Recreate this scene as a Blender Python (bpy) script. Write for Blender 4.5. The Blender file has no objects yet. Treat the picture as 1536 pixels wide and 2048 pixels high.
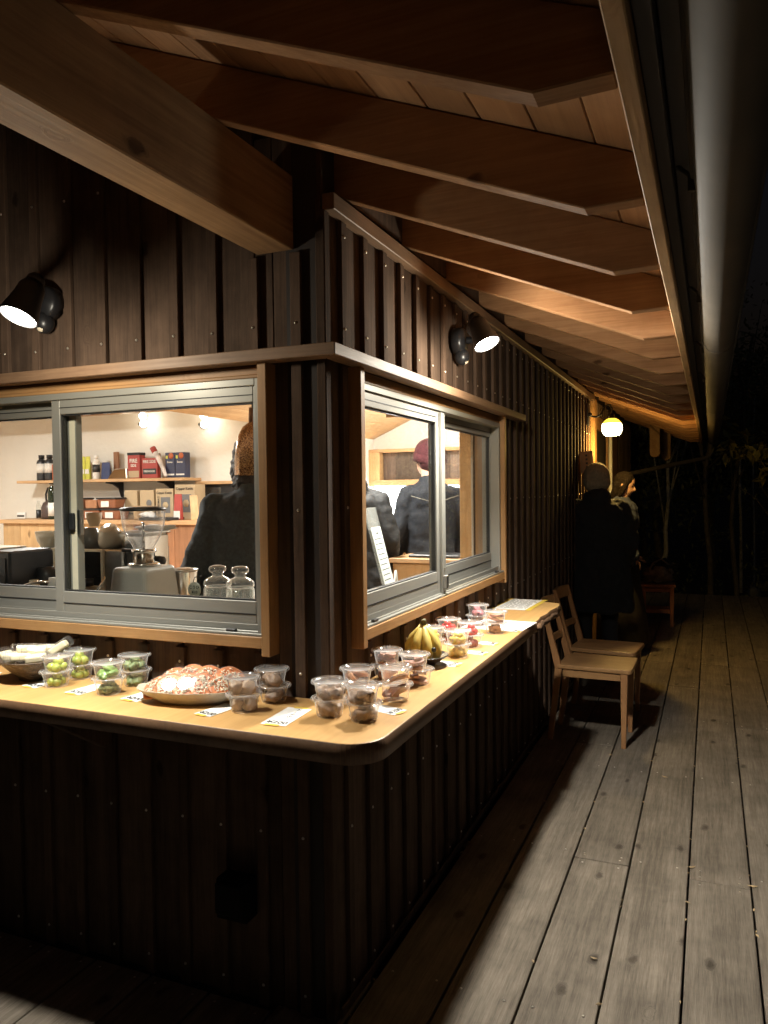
import bpy, bmesh, math, random
from mathutils import Vector, Matrix, noise
R = math.radians
rnd = random.Random(7)
scene = bpy.context.scene
col = scene.collection

# ------------------------------------------------------------------ camera, sky, exposure
def make_camera():
    yaw, pit, rol = 0.4018, -0.02834, -0.01173
    f = Vector((-math.sin(yaw)*math.cos(pit), math.cos(yaw)*math.cos(pit), math.sin(pit)))
    r = Vector((math.cos(yaw), math.sin(yaw), 0)); u = r.cross(f)
    r2 = r*math.cos(rol)+u*math.sin(rol); u2 = -r*math.sin(rol)+u*math.cos(rol)
    cam = bpy.data.cameras.new('camera'); cam.sensor_width = 36; cam.lens = 1538/2048*36
    cam.clip_start = 0.05; cam.clip_end = 400
    o = bpy.data.objects.new('camera', cam); col.objects.link(o)
    m = Matrix(((r2.x, u2.x, -f.x, 0.95), (r2.y, u2.y, -f.y, -1.835), (r2.z, u2.z, -f.z, 1.45), (0, 0, 0, 1)))
    o.matrix_world = m; scene.camera = o
make_camera()
world = bpy.data.worlds.new('World'); scene.world = world; world.use_nodes = True
wn = world.node_tree; bg = wn.nodes['Background']
sky = wn.nodes.new('ShaderNodeTexSky'); sky.sky_type = 'NISHITA'; sky.sun_disc = False
sky.sun_elevation = R(-4); sky.sun_rotation = R(120)
wn.links.new(sky.outputs[0], bg.inputs[0]); bg.inputs[1].default_value = 0.12
sl = bpy.data.lights.new('moon', 'SUN'); sl.energy = 0.0015; sl.angle = R(0.5); sl.color = (.8, .88, 1)
so = bpy.data.objects.new('moon', sl); so.rotation_euler = (R(35), R(25), 0); col.objects.link(so)
scene.view_settings.view_transform = 'Standard'; scene.view_settings.look = 'None'
scene.view_settings.exposure = 1.0; scene.view_settings.gamma = 1.0; scene.view_settings.use_curve_mapping = False
scene.render.engine = 'CYCLES'
scene.cycles.max_bounces = 10; scene.cycles.diffuse_bounces = 5; scene.cycles.glossy_bounces = 5
scene.cycles.transparent_max_bounces = 40; scene.cycles.transmission_bounces = 6
scene.cycles.use_denoising = True; scene.cycles.sample_clamp_indirect = 4.0
scene.cycles.caustics_reflective = False; scene.cycles.caustics_refractive = False

# light powers
P_FLOOD_R, P_FLOOD_L, P_GLOBE, P_ROOM, P_SHOP = 96, 66, 21.0, 45, 42

# ------------------------------------------------------------------ helpers
_lab = {}
def tag(o, label=None, cat=None, group=None, kind=None):
    if label: o['label'] = label
    if cat: o['category'] = cat
    if group: o['group'] = group
    if kind: o['kind'] = kind
    return o
def empty(name, loc=(0, 0, 0), rz=0, parent=None):
    o = bpy.data.objects.new(name, None); o.location = loc; o.rotation_euler = (0, 0, rz)
    o.empty_display_size = .05
    if parent: o.parent = parent
    col.objects.link(o); return o

class MB:
    def __init__(s): s.v = []; s.f = []; s.sm = []
    def add(s, vs, fs, smooth=False):
        n = len(s.v); s.v += [tuple(v) for v in vs]
        for f in fs: s.f.append(tuple(i+n for i in f)); s.sm.append(smooth)
    def box(s, x0, x1, y0, y1, z0, z1, M=None):
        vs = [Vector((x, y, z)) for z in (z0, z1) for y in (y0, y1) for x in (x0, x1)]
        if M: vs = [M@v for v in vs]
        s.add(vs, [(0, 2, 3, 1), (4, 5, 7, 6), (0, 1, 5, 4), (2, 6, 7, 3), (0, 4, 6, 2), (1, 3, 7, 5)])
        return s
    def hexa(s, p):      # 8 points, bottom four then top four (same winding)
        s.add(p, [(3, 2, 1, 0), (4, 5, 6, 7), (0, 1, 5, 4), (1, 2, 6, 5), (2, 3, 7, 6), (3, 0, 4, 7)]); return s
    def prism(s, poly, h0, h1, axis='z', M=None):
        n = len(poly)
        def mk(a, b, h):
            v = {'z': (a, b, h), 'y': (a, h, b), 'x': (h, a, b)}[axis]; v = Vector(v)
            return M@v if M else v
        vs = [mk(a, b, h0) for a, b in poly]+[mk(a, b, h1) for a, b in poly]
        fs = [tuple(range(n-1, -1, -1)), tuple(range(n, 2*n))]+[(i, (i+1) % n, n+(i+1) % n, n+i) for i in range(n)]
        s.add(vs, fs); return s
    def lathe(s, prof, seg=32, M=None, sx=1, sy=1, smooth=True, wob=None):
        vs = []; fs = []; n = len(prof)
        for i in range(seg):
            a = 2*math.pi*i/seg; ca, sa = math.cos(a), math.sin(a)
            for (r, z) in prof:
                w = wob(a, z) if wob else 1
                v = Vector((r*ca*sx*w, r*sa*sy*w, z)); vs.append(M@v if M else v)
        for i in range(seg):
            j = (i+1) % seg
            for k in range(n-1):
                a, b, c, d = i*n+k, j*n+k, j*n+k+1, i*n+k+1
                if prof[k][0] < 1e-7: fs.append((i*n+k, c, d))
                elif prof[k+1][0] < 1e-7: fs.append((a, b, d))
                else: fs.append((a, b, c, d))
        s.add(vs, fs, smooth); return s
    def tube(s, pts, rad, seg=8, caps=True, M=None, flat=1.0):
        pts = [Vector(p) for p in pts]; n = len(pts)
        if not hasattr(rad, '__len__'): rad = [rad]*n
        up = None; vs = []; fs = []
        for i, p in enumerate(pts):
            t = (pts[min(i+1, n-1)]-pts[max(i-1, 0)]).normalized()
            if up is None: up = t.orthogonal().normalized()
            up = (up-t*up.dot(t)).normalized(); b = t.cross(up)
            for k in range(seg):
                a = 2*math.pi*k/seg
                v = p+(up*math.cos(a)+b*math.sin(a)*flat)*rad[i]; vs.append(M@v if M else v)
        for i in range(n-1):
            for k in range(seg):
                fs.append((i*seg+k, i*seg+(k+1) % seg, (i+1)*seg+(k+1) % seg, (i+1)*seg+k))
        if caps: fs.append(tuple(range(seg-1, -1, -1))); fs.append(tuple(range((n-1)*seg, n*seg)))
        s.add(vs, fs, True); return s
    def ball(s, c, r, seg=16, rings=10, M=None, jit=0, seed=0):
        c = Vector(c); r = (r, r, r) if not hasattr(r, '__len__') else r
        vs = [None]; prof = []
        vs = [c+Vector((0, 0, -r[2]))]
        for i in range(1, rings):
            t = -math.pi/2+math.pi*i/rings
            for k in range(seg):
                a = 2*math.pi*k/seg
                d = Vector((math.cos(t)*math.cos(a), math.cos(t)*math.sin(a), math.sin(t)))
                q = 1+jit*noise.noise(d*2.2+Vector((seed*3.1, seed, 0))) if jit else 1
                vs.append(c+Vector((d.x*r[0], d.y*r[1], d.z*r[2]))*q)
        vs.append(c+Vector((0, 0, r[2])))
        fs = [(0, 1+(k+1) % seg, 1+k) for k in range(seg)]
        for i in range(rings-2):
            for k in range(seg):
                a = 1+i*seg+k; b = 1+i*seg+(k+1) % seg; fs.append((a, b, b+seg, a+seg))
        l = 1+(rings-2)*seg; fs += [(l+k, l+(k+1) % seg, len(vs)-1) for k in range(seg)]
        if M: vs = [M@v for v in vs]
        s.add(vs, fs, True); return s
    def mesh(s, name, m):
        me = bpy.data.meshes.new(name); me.from_pydata(s.v, [], s.f); me.update()
        me.polygons.foreach_set('use_smooth', s.sm); me.materials.append(m); return me
    def build(s, name, m, parent=None, bevel=0, loc=None, rot=None, seg=1):
        o = bpy.data.objects.new(name, s.mesh(name, m)); col.objects.link(o)
        if parent: o.parent = parent
        if loc: o.location = loc
        if rot: o.rotation_euler = rot
        if bevel:
            b = o.modifiers.new('b', 'BEVEL'); b.width = bevel; b.segments = seg; b.limit_method = 'ANGLE'; b.angle_limit = R(40)
        return o
def cbox(name, x0, x1, y0, y1, z0, z1, m, parent=None, bevel=0.0015):
    cx, cy, cz = (x0+x1)/2, (y0+y1)/2, (z0+z1)/2
    o = MB().box(x0-cx, x1-cx, y0-cy, y1-cy, z0-cz, z1-cz).build(name, m, parent, bevel, (cx, cy, cz)); return o
def frame_mesh(axis, plane0, plane1, a0, a1, z0, z1, wl, wr, wb, wt):
    """a rectangular ring in the vertical plane; axis 'x': wall runs along x, thickness along y."""
    m = MB()
    def b(p, q, s, t):
        if axis == 'x': m.box(p, q, plane0, plane1, s, t)
        else: m.box(plane0, plane1, p, q, s, t)
    b(a0, a0+wl, z0, z1); b(a1-wr, a1, z0, z1); b(a0+wl, a1-wr, z0, z0+wb); b(a0+wl, a1-wr, z1-wt, z1); return m
def text_obj(body, size, m, parent, loc, rot, name='lettering', ext=0.0002, align='CENTER', xs=1.0):
    c = bpy.data.curves.new(name, 'FONT'); c.body = body; c.size = size; c.extrude = ext
    c.offset = size*.018; c.align_x = align; c.align_y = 'CENTER'; c.materials.append(m); c.resolution_u = 2
    t = bpy.data.objects.new('t', c); col.objects.link(t); me = bpy.data.meshes.new_from_object(t, depsgraph=bpy.context.evaluated_depsgraph_get())
    bpy.data.objects.remove(t); me.name = name; o = bpy.data.objects.new(name, me); col.objects.link(o); o.parent = parent; o.location = loc
    o.rotation_euler = rot; o.scale = (xs, 1, 1); return o
def copy_thing(o):
    c = o.copy(); col.objects.link(c)
    for ch in list(o.children):
        d = ch.copy(); col.objects.link(d); d.parent = c
        for g in list(ch.children):
            e = g.copy(); col.objects.link(e); e.parent = d
    return c

# ------------------------------------------------------------------ materials
def newmat(name):
    m = bpy.data.materials.new(name); m.use_nodes = True; n = m.node_tree; return m, n, n.nodes['Principled BSDF']
def wood(name, c1, c2, axis='z', fine=38, rough=.55, knots=.5, bump=.12, tint=.22, knot_scale=3.2, spec=.35, kr_=.075, stain=.18):
    m, n, p = newmat(name); N = n.nodes.new; L = n.links.new
    tc = N('ShaderNodeTexCoord'); oi = N('ShaderNodeObjectInfo')
    mul = N('ShaderNodeMath'); mul.operation = 'MULTIPLY'; mul.inputs[1].default_value = 37.0; L(oi.outputs['Random'], mul.inputs[0])
    add = N('ShaderNodeVectorMath'); add.operation = 'ADD'; L(tc.outputs['Object'], add.inputs[0]); L(mul.outputs[0], add.inputs[1])
    k = .045
    sc = {'x': (k, 1, 1), 'y': (1, k, 1), 'z': (1, 1, k)}[axis]
    mp = N('ShaderNodeMapping'); mp.inputs['Scale'].default_value = sc; L(add.outputs[0], mp.inputs[0])
    # knots
    ks = {'x': (.45, 1, 1), 'y': (1, .45, 1), 'z': (1, 1, .45)}[axis]
    sp = N('ShaderNodeSeparateXYZ'); L(add.outputs[0], sp.inputs[0]); al = 'xyz'.index(axis); oth = [i for i in range(3) if i != al]
    ku = N('ShaderNodeMath'); ku.operation = 'ADD'; L(sp.outputs[oth[0]], ku.inputs[0]); L(sp.outputs[oth[1]], ku.inputs[1])
    kv = N('ShaderNodeMath'); kv.operation = 'MULTIPLY'; kv.inputs[1].default_value = .5; L(sp.outputs[al], kv.inputs[0])
    wob = N('ShaderNodeTexNoise'); wob.inputs['Scale'].default_value = 26; L(add.outputs[0], wob.inputs['Vector'])
    ws = N('ShaderNodeMath'); ws.operation = 'MULTIPLY'; ws.inputs[1].default_value = .03; L(wob.outputs[0], ws.inputs[0])
    ku2 = N('ShaderNodeMath'); ku2.operation = 'ADD'; L(ku.outputs[0], ku2.inputs[0]); L(ws.outputs[0], ku2.inputs[1])
    mk = N('ShaderNodeCombineXYZ'); L(ku2.outputs[0], mk.inputs[0]); L(kv.outputs[0], mk.inputs[1])
    vo = N('ShaderNodeTexVoronoi'); vo.voronoi_dimensions = '2D'; vo.inputs['Scale'].default_value = knot_scale; L(mk.outputs[0], vo.inputs['Vector'])
    kr = N('ShaderNodeMapRange'); kr.interpolation_type = 'SMOOTHERSTEP'
    kr.inputs[1].default_value = .015; kr.inputs[2].default_value = kr_; kr.inputs[3].default_value = 1; kr.inputs[4].default_value = 0
    L(vo.outputs['Distance'], kr.inputs[0])
    # bend the grain round knots
    bend = N('ShaderNodeVectorMath'); bend.operation = 'ADD'
    bm = N('ShaderNodeMath'); bm.operation = 'MULTIPLY'; bm.inputs[1].default_value = .03; L(kr.outputs[0], bm.inputs[0])
    L(mp.outputs[0], bend.inputs[0]); L(bm.outputs[0], bend.inputs[1])
    n1 = N('ShaderNodeTexNoise'); n1.inputs['Scale'].default_value = fine; n1.inputs['Detail'].default_value = 5; n1.inputs['Roughness'].default_value = .6
    n1.inputs['Distortion'].default_value = .4
    L(bend.outputs[0], n1.inputs['Vector'])
    n2 = N('ShaderNodeTexNoise'); n2.inputs['Scale'].default_value = fine*.16; n2.inputs['Detail'].default_value = 3; L(bend.outputs[0], n2.inputs['Vector'])
    n3 = N('ShaderNodeTexNoise'); n3.inputs['Scale'].default_value = fine*5; n3.inputs['Detail'].default_value = 2; L(bend.outputs[0], n3.inputs['Vector'])
    a = N('ShaderNodeMath'); a.operation = 'MULTIPLY_ADD'; a.inputs[1].default_value = .42; L(n1.outputs[0], a.inputs[0]); 
    b0 = N('ShaderNodeMath'); b0.operation = 'MULTIPLY'; b0.inputs[1].default_value = .26; L(n3.outputs[0], b0.inputs[0])
    b = N('ShaderNodeMath'); b.operation = 'MULTIPLY_ADD'; b.inputs[1].default_value = .32; L(n2.outputs[0], b.inputs[0]); L(b0.outputs[0], b.inputs[2]); L(b.outputs[0], a.inputs[2])
    cr = N('ShaderNodeValToRGB'); cr.color_ramp.elements[0].position = .39; cr.color_ramp.elements[1].position = .61
    cr.color_ramp.elements[0].color = (*c2, 1); cr.color_ramp.elements[1].color = (*c1, 1); L(a.outputs[0], cr.inputs[0])
    # knot darkening, only over some cells
    vc = N('ShaderNodeSeparateColor'); L(vo.outputs['Color'], vc.inputs[0])
    gt = N('ShaderNodeMath'); gt.operation = 'LESS_THAN'; gt.inputs[1].default_value = knots; L(vc.outputs[0], gt.inputs[0])
    km = N('ShaderNodeMath'); km.operation = 'MULTIPLY'; L(kr.outputs[0], km.inputs[0]); L(gt.outputs[0], km.inputs[1])
    km2 = N('ShaderNodeMath'); km2.operation = 'MULTIPLY'; km2.inputs[1].default_value = .75; L(km.outputs[0], km2.inputs[0])
    mx = N('ShaderNodeMix'); mx.data_type = 'RGBA'; L(km2.outputs[0], mx.inputs[0]); L(cr.outputs[0], mx.inputs[6])
    mx.inputs[7].default_value = (c2[0]*.25, c2[1]*.22, c2[2]*.2, 1)
    # tint per piece
    tr = N('ShaderNodeMapRange'); tr.inputs[3].default_value = 1-tint; tr.inputs[4].default_value = 1+tint*.7; L(oi.outputs['Random'], tr.inputs[0])
    st = N('ShaderNodeTexNoise'); st.inputs['Scale'].default_value = 5; st.inputs['Detail'].default_value = 6; st.inputs['Roughness'].default_value = .65; L(add.outputs[0], st.inputs['Vector'])
    sr = N('ShaderNodeMapRange'); sr.inputs[1].default_value = .3; sr.inputs[2].default_value = .7; sr.inputs[3].default_value = 1-stain; sr.inputs[4].default_value = 1+stain*.6; L(st.outputs[0], sr.inputs[0])
    vm = N('ShaderNodeMath'); vm.operation = 'MULTIPLY'; L(tr.outputs[0], vm.inputs[0]); L(sr.outputs[0], vm.inputs[1])
    hv = N('ShaderNodeHueSaturation'); L(vm.outputs[0], hv.inputs['Value']); L(mx.outputs[2], hv.inputs['Color'])
    L(hv.outputs[0], p.inputs['Base Color'])
    rr = N('ShaderNodeMapRange'); rr.inputs[3].default_value = rough+.12; rr.inputs[4].default_value = rough-.1; L(n1.outputs[0], rr.inputs[0]); L(rr.outputs[0], p.inputs['Roughness'])
    bu = N('ShaderNodeBump'); bu.inputs['Strength'].default_value = bump; bu.inputs['Distance'].default_value = .004
    h = N('ShaderNodeMath'); h.operation = 'ADD'; L(n1.outputs[0], h.inputs[0]); L(n3.outputs[0], h.inputs[1]); L(h.outputs[0], bu.inputs['Height']); L(bu.outputs[0], p.inputs['Normal'])
    p.inputs['Specular IOR Level'].default_value = spec
    return m
def plain(name, c, rough=.5, metal=0, var=.12, scale=20, bump=0, bscale=60, spec=.5, sub=0, coat=0, emit=None):
    m, n, p = newmat(name); N = n.nodes.new; L = n.links.new
    tc = N('ShaderNodeTexCoord'); no = N('ShaderNodeTexNoise'); no.inputs['Scale'].default_value = scale; no.inputs['Detail'].default_value = 4
    L(tc.outputs['Object'], no.inputs['Vector'])
    cr = N('ShaderNodeValToRGB'); cr.color_ramp.elements[0].position = .3; cr.color_ramp.elements[1].position = .7
    cr.color_ramp.elements[0].color = (*[max(0, x*(1-var)) for x in c], 1); cr.color_ramp.elements[1].color = (*[min(1, x*(1+var)) for x in c], 1)
    L(no.outputs[0], cr.inputs[0]); L(cr.outputs[0], p.inputs['Base Color'])
    p.inputs['Metallic'].default_value = metal; p.inputs['Specular IOR Level'].default_value = spec; p.inputs['Roughness'].default_value = rough
    if coat: p.inputs['Coat Weight'].default_value = coat
    if sub: p.inputs['Subsurface Weight'].default_value = sub; p.inputs['Subsurface Radius'].default_value = (.01, .006, .003)
    if bump:
        nb = N('ShaderNodeTexNoise'); nb.inputs['Scale'].default_value = bscale; nb.inputs['Detail'].default_value = 5; L(tc.outputs['Object'], nb.inputs['Vector'])
        bu = N('ShaderNodeBump'); bu.inputs['Strength'].default_value = bump; bu.inputs['Distance'].default_value = .01; L(nb.outputs[0], bu.inputs['Height']); L(bu.outputs[0], p.inputs['Normal'])
    return m
def clear(name, tintc=(.97, .97, .97), fres=1.45, rough=.03, boost=1.0, base=.0, haze=0, edge=.35):
    """thin clear sheet: see-through mixed with mirror reflection by angle"""
    m = bpy.data.materials.new(name); m.use_nodes = True; n = m.node_tree; n.nodes.clear(); N = n.nodes.new; L = n.links.new
    out = N('ShaderNodeOutputMaterial'); mix = N('ShaderNodeMixShader'); tr = N('ShaderNodeBsdfTransparent'); gl = N('ShaderNodeBsdfGlossy')
    tr.inputs[0].default_value = (*tintc, 1); gl.inputs['Roughness'].default_value = rough
    fr = N('ShaderNodeFresnel'); fr.inputs[0].default_value = fres
    mu = N('ShaderNodeMath'); mu.operation = 'MULTIPLY_ADD'; mu.inputs[1].default_value = boost; mu.inputs[2].default_value = base; mu.use_clamp = True
    geo = N('ShaderNodeNewGeometry'); io = N('ShaderNodeMapRange'); io.inputs[3].default_value = fres; io.inputs[4].default_value = 1/fres
    L(geo.outputs['Backfacing'], io.inputs[0]); L(io.outputs[0], fr.inputs[0])   # same reflectance on both sides of the thin sheet
    L(fr.outputs[0], mu.inputs[0]); L(mu.outputs[0], mix.inputs[0]); L(tr.outputs[0], mix.inputs[1]); L(gl.outputs[0], mix.inputs[2]); 
    if haze:
        df = N('ShaderNodeBsdfDiffuse'); df.inputs[0].default_value = (.85, .85, .85, 1); tl = N('ShaderNodeBsdfTranslucent'); tl.inputs[0].default_value = (.85, .85, .85, 1)
        a = N('ShaderNodeAddShader'); L(df.outputs[0], a.inputs[0]); L(tl.outputs[0], a.inputs[1]); m2 = N('ShaderNodeMixShader'); lw = N('ShaderNodeLayerWeight'); lw.inputs[0].default_value = .5; pw = N('ShaderNodeMath'); pw.operation = 'POWER'; pw.inputs[1].default_value = 3.5; L(lw.outputs['Facing'], pw.inputs[0])
        hz = N('ShaderNodeMath'); hz.operation = 'MULTIPLY_ADD'; hz.inputs[1].default_value = edge; hz.inputs[2].default_value = haze; hz.use_clamp = True; L(pw.outputs[0], hz.inputs[0]); L(hz.outputs[0], m2.inputs[0])
        L(mix.outputs[0], m2.inputs[1]); L(a.outputs[0], m2.inputs[2]); L(m2.outputs[0], out.inputs[0])
    else: L(mix.outputs[0], out.inputs[0])
    return m
def emit(name, c, s):
    m = bpy.data.materials.new(name); m.use_nodes = True; n = m.node_tree; p = n.nodes['Principled BSDF']
    p.inputs['Base Color'].default_value = (.8, .8, .8, 1); p.inputs['Emission Color'].default_value = (*c, 1); p.inputs['Emission Strength'].default_value = s; return m

M = {}
M['clad'] = wood('dark_stained_cladding', (.125, .082, .057), (.072, .048, .035), 'z', 34, .85, .45, .2, .26, kr_=.06, spec=.12, stain=.35)
M['batten'] = wood('dark_stained_batten', (.115, .074, .051), (.068, .045, .032), 'z', 40, .85, .1, .15, .2, spec=.12, stain=.3)
M['trimx'] = wood('warm_trim_x', (.44, .25, .105), (.32, .17, .07), 'x', 42, .5, .15, .08, .12)
M['trimy'] = wood('warm_trim_y', (.44, .25, .105), (.32, .17, .07), 'y', 42, .5, .15, .08, .12)
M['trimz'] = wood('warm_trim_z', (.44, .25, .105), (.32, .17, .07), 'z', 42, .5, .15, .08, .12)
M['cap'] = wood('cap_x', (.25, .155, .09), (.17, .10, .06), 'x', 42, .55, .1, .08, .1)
M['capy'] = wood('cap_y', (.25, .155, .09), (.17, .10, .06), 'y', 42, .55, .1, .08, .1)
M['rafter'] = wood('rafter_cedar', (.36, .205, .105), (.25, .13, .063), 'x', 34, .75, .8, .12, .2, 3.8, kr_=.065, spec=.04)
M['fascia'] = wood('fascia_cedar', (.56, .37, .19), (.44, .27, .13), 'y', 34, .7, .3, .1, .1)
M['roofbd'] = wood('roof_boards', (.46, .26, .13), (.33, .17, .085), 'y', 34, .5, .3, .08, .22)
M['beam'] = wood('beam_cedar', (.38, .235, .12), (.22, .125, .065), 'y', 18, .7, .6, .25, .05, 3, kr_=.07, spec=.06)
M['counter'] = wood('counter_cedar', (.58, .35, .135), (.49, .28, .10), 'y', 16, .42, .08, .08, .05, 1.6, stain=.1)
M['deck'] = wood('deck_weathered', (.25, .212, .165), (.13, .108, .083), 'y', 80, .65, .8, .5, .16, 4.4, spec=.25, kr_=.10, stain=.3)
M['chair'] = wood('chair_oak', (.44, .25, .11), (.31, .16, .065), 'x', 30, .35, .15, .05, .08)
M['chairz'] = wood('chair_oak_upright', (.46, .24, .105), (.33, .16, .07), 'z', 30, .35, .1, .05, .08)
M['stool'] = wood('stool_red_oak', (.45, .2, .1), (.3, .12, .06), 'z', 30, .4, .1, .05, .08)
M['int'] = wood('interior_pine', (.62, .42, .22), (.48, .30, .14), 'z', 26, .5, .3, .06, .15)
M['intx'] = wood('interior_pine_x', (.60, .39, .21), (.46, .28, .14), 'x', 26, .5, .3, .06, .15)
M['inty'] = wood('interior_pine_y', (.60, .41, .22), (.46, .29, .14), 'y', 26, .5, .2, .06, .15)
M['cedar'] = wood('interior_cedar_front', (.42, .21, .11), (.26, .12, .06), 'z', 26, .5, .4, .06, .3)
M['grey'] = wood('niche_grey_boards', (.22, .17, .13), (.11, .08, .065), 'z', 30, .6, .4, .08, .45)
M['darkfascia'] = plain('dark_soffit_metal', (.04, .033, .03), .5, .3, .2, 3)
M['gutter'] = plain('brown_gutter', (.075, .064, .05), .75, .0, .15, 6, spec=.2)
M['roofm'] = plain('roof_metal', (.03, .03, .032), .4, .5)
M['sheath'] = plain('wall_lining', (.03, .022, .018), .8)
M['alu'] = plain('window_aluminium', (.27, .265, .235), .42, .25, .05, 3)
M['alud'] = plain('window_aluminium_track', (.22, .215, .19), .4, .25, .05, 3)
M['seal'] = plain('black_seal', (.015, .015, .015), .6)
M['glass'] = clear('window_glass', (.95, .965, .955), 1.4, .01, .8)
M['cup'] = clear('clear_plastic', (.97, .97, .97), 1.5, .05, 1.5, .0, .03, .34)
M['wrap'] = clear('clear_film', (.985, .985, .98), 1.4, .24, .8, .0, .012, .10)
M['lid'] = clear('clear_lid_plastic', (.97, .97, .97), 1.5, .06, 1.9, .01, .022, .34)
M['jar'] = clear('clear_jar_glass', (.95, .965, .955), 1.5, .03, 1.8, .02, .02, .4)
M['hopper'] = clear('smoky_clear_hopper', (.86, .86, .87), 1.5, .05, 1.6, .01, .05, .35)
M['plaster'] = plain('white_plaster', (.78, .76, .70), .85, 0, .03, 3, .35, 26)
M['plasterw'] = plain('pale_panel', (.8, .81, .83), .7, 0, .02, 3)
M['black'] = plain('black_metal', (.018, .018, .02), .35, .2)
M['blackp'] = plain('black_plastic', (.022, .022, .024), .4)
M['matblack'] = plain('matt_black_box', (.008, .008, .009), .85, spec=.1)
M['chrome'] = plain('polished_steel', (.68, .66, .62), .13, 1, .03)
M['steel'] = plain('brushed_steel', (.55, .54, .52), .3, 1, .06, 60)
M['cream'] = plain('cream_panel', (.72, .64, .50), .45, 0, .04)
M['greyp'] = plain('grey_painted_body', (.47, .47, .44), .35, 0, .03)
M['paper'] = plain('white_paper', (.78, .78, .75), .7, 0, .02, 40)
M['tape'] = plain('yellow_tape', (.72, .52, .07), .5)
M['ink'] = plain('black_ink', (.02, .02, .02), .7)
M['inkg'] = plain('grey_ink', (.16, .16, .16), .7)
M['screw'] = plain('steel_screw_head', (.6, .55, .48), .3, .9)
M['ground'] = plain('forest_floor', (.035, .027, .019), .95, 0, .5, 6, .8, 9)
M['stone'] = plain('grey_stone', (.16, .16, .15), .85, 0, .25, 9, .5, 20)
M['bark'] = plain('tree_bark', (.085, .07, .05), .85, 0, .4, 14, .6, 30)
M['palebark'] = plain('pale_bark', (.30, .29, .26), .7, 0, .4, 18, .4, 30)
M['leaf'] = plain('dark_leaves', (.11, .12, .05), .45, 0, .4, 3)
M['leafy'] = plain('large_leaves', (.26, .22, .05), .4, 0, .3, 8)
M['dry'] = plain('dry_leaf', (.42, .30, .16), .7, 0, .4, 20)
M['skin'] = plain('skin', (.50, .30, .21), .5, 0, .08, 12, sub=.1)
M['hair'] = plain('dark_hair', (.012, .009, .007), 1, 0, .4, 60, .8, 90, spec=.05)
M['curly'] = plain('dark_curly_hair', (.025, .018, .014), .6, 0, .4, 60, 1, 70)
M['coat_char'] = plain('charcoal_wool', (.040, .052, .062), .9, 0, .25, 60, .5, 160)
M['coat_black'] = plain('black_padded', (.006, .0065, .008), .75, 0, .2, 30, .3, 60)
M['denim'] = plain('navy_denim', (.006, .008, .013), .8, 0, .2, 80, .3, 220)
M['stitch'] = plain('pale_stitching', (.16, .15, .12), .8)
M['coat_navy'] = plain('navy_fleece', (.03, .04, .07), .9, 0, .2, 40, .3, 120)
M['coat_dark'] = plain('dark_coat', (.012, .013, .016), .9, 0, .2, 40, .3, 120)
M['coat_brown'] = plain('brown_long_coat', (.024, .02, .017), .9, 0, .2, 40, .3, 120)
M['beanie'] = plain('maroon_knit', (.05, .006, .009), .9, 0, .2, 60, .6, 160)
M['beige'] = plain('beige_knit', (.30, .25, .17), .9, 0, .2, 60, .5, 160)
M['trouser'] = plain('dark_trousers', (.015, .016, .02), .85)
M['shoe'] = plain('dark_shoe', (.015, .013, .012), .5)
M['eye'] = plain('dark_eye', (.02, .012, .01), .2)
M['lip'] = plain('lip', (.42, .13, .11), .45)
M['lens'] = emit('lit_lens', (.93, .97, 1), 75)
M['bulb'] = emit('warm_bulb', (1, .8, .45), 14)
M['ibulb'] = emit('interior_globe', (1, .93, .78), 9)
M['panelglow'] = emit('added_light_diffuser', (1, .93, .82), 6)
M['strip'] = emit('strip_light', (.86, .93, 1), 18)
M['amber'] = clear('amber_glass', (1.0, .74, .16), 1.45, .05, 1.0, .04)

# ================================================================== GROUND AND DECK
M['ground'].name = 'forest_floor'
g = MB(); nx = 44; x0, x1, y0, y1 = -14, 22, -8, 60
vs = []; fs = []
for j in range(nx+1):
    for i in range(nx+1):
        x = x0+(x1-x0)*i/nx; y = y0+(y1-y0)*j/nx
        z = -.42+.10*noise.noise(Vector((x*.5, y*.5, 0)))
        if y > 10: z += (y-10)*.035
        if -6.5 < x < 6 and -5 < y < 9.6: z = min(z, -.36)
        vs.append((x, y, z))
for j in range(nx):
    for i in range(nx): a = j*(nx+1)+i; fs.append((a, a+1, a+nx+2, a+nx+1))
g.add(vs, fs, True); go = g.build('ground', M['ground']); tag(go, 'dark bare forest ground beyond the wooden deck', kind='structure')
wide = MB(); wide.add([(-300, -300, -.9), (300, -300, -.9), (300, 300, -.9), (-300, 300, -.9)], [(0, 1, 2, 3)])
tag(wide.build('terrain', M['ground']), 'dark level terrain reaching to the horizon', kind='structure')

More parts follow.
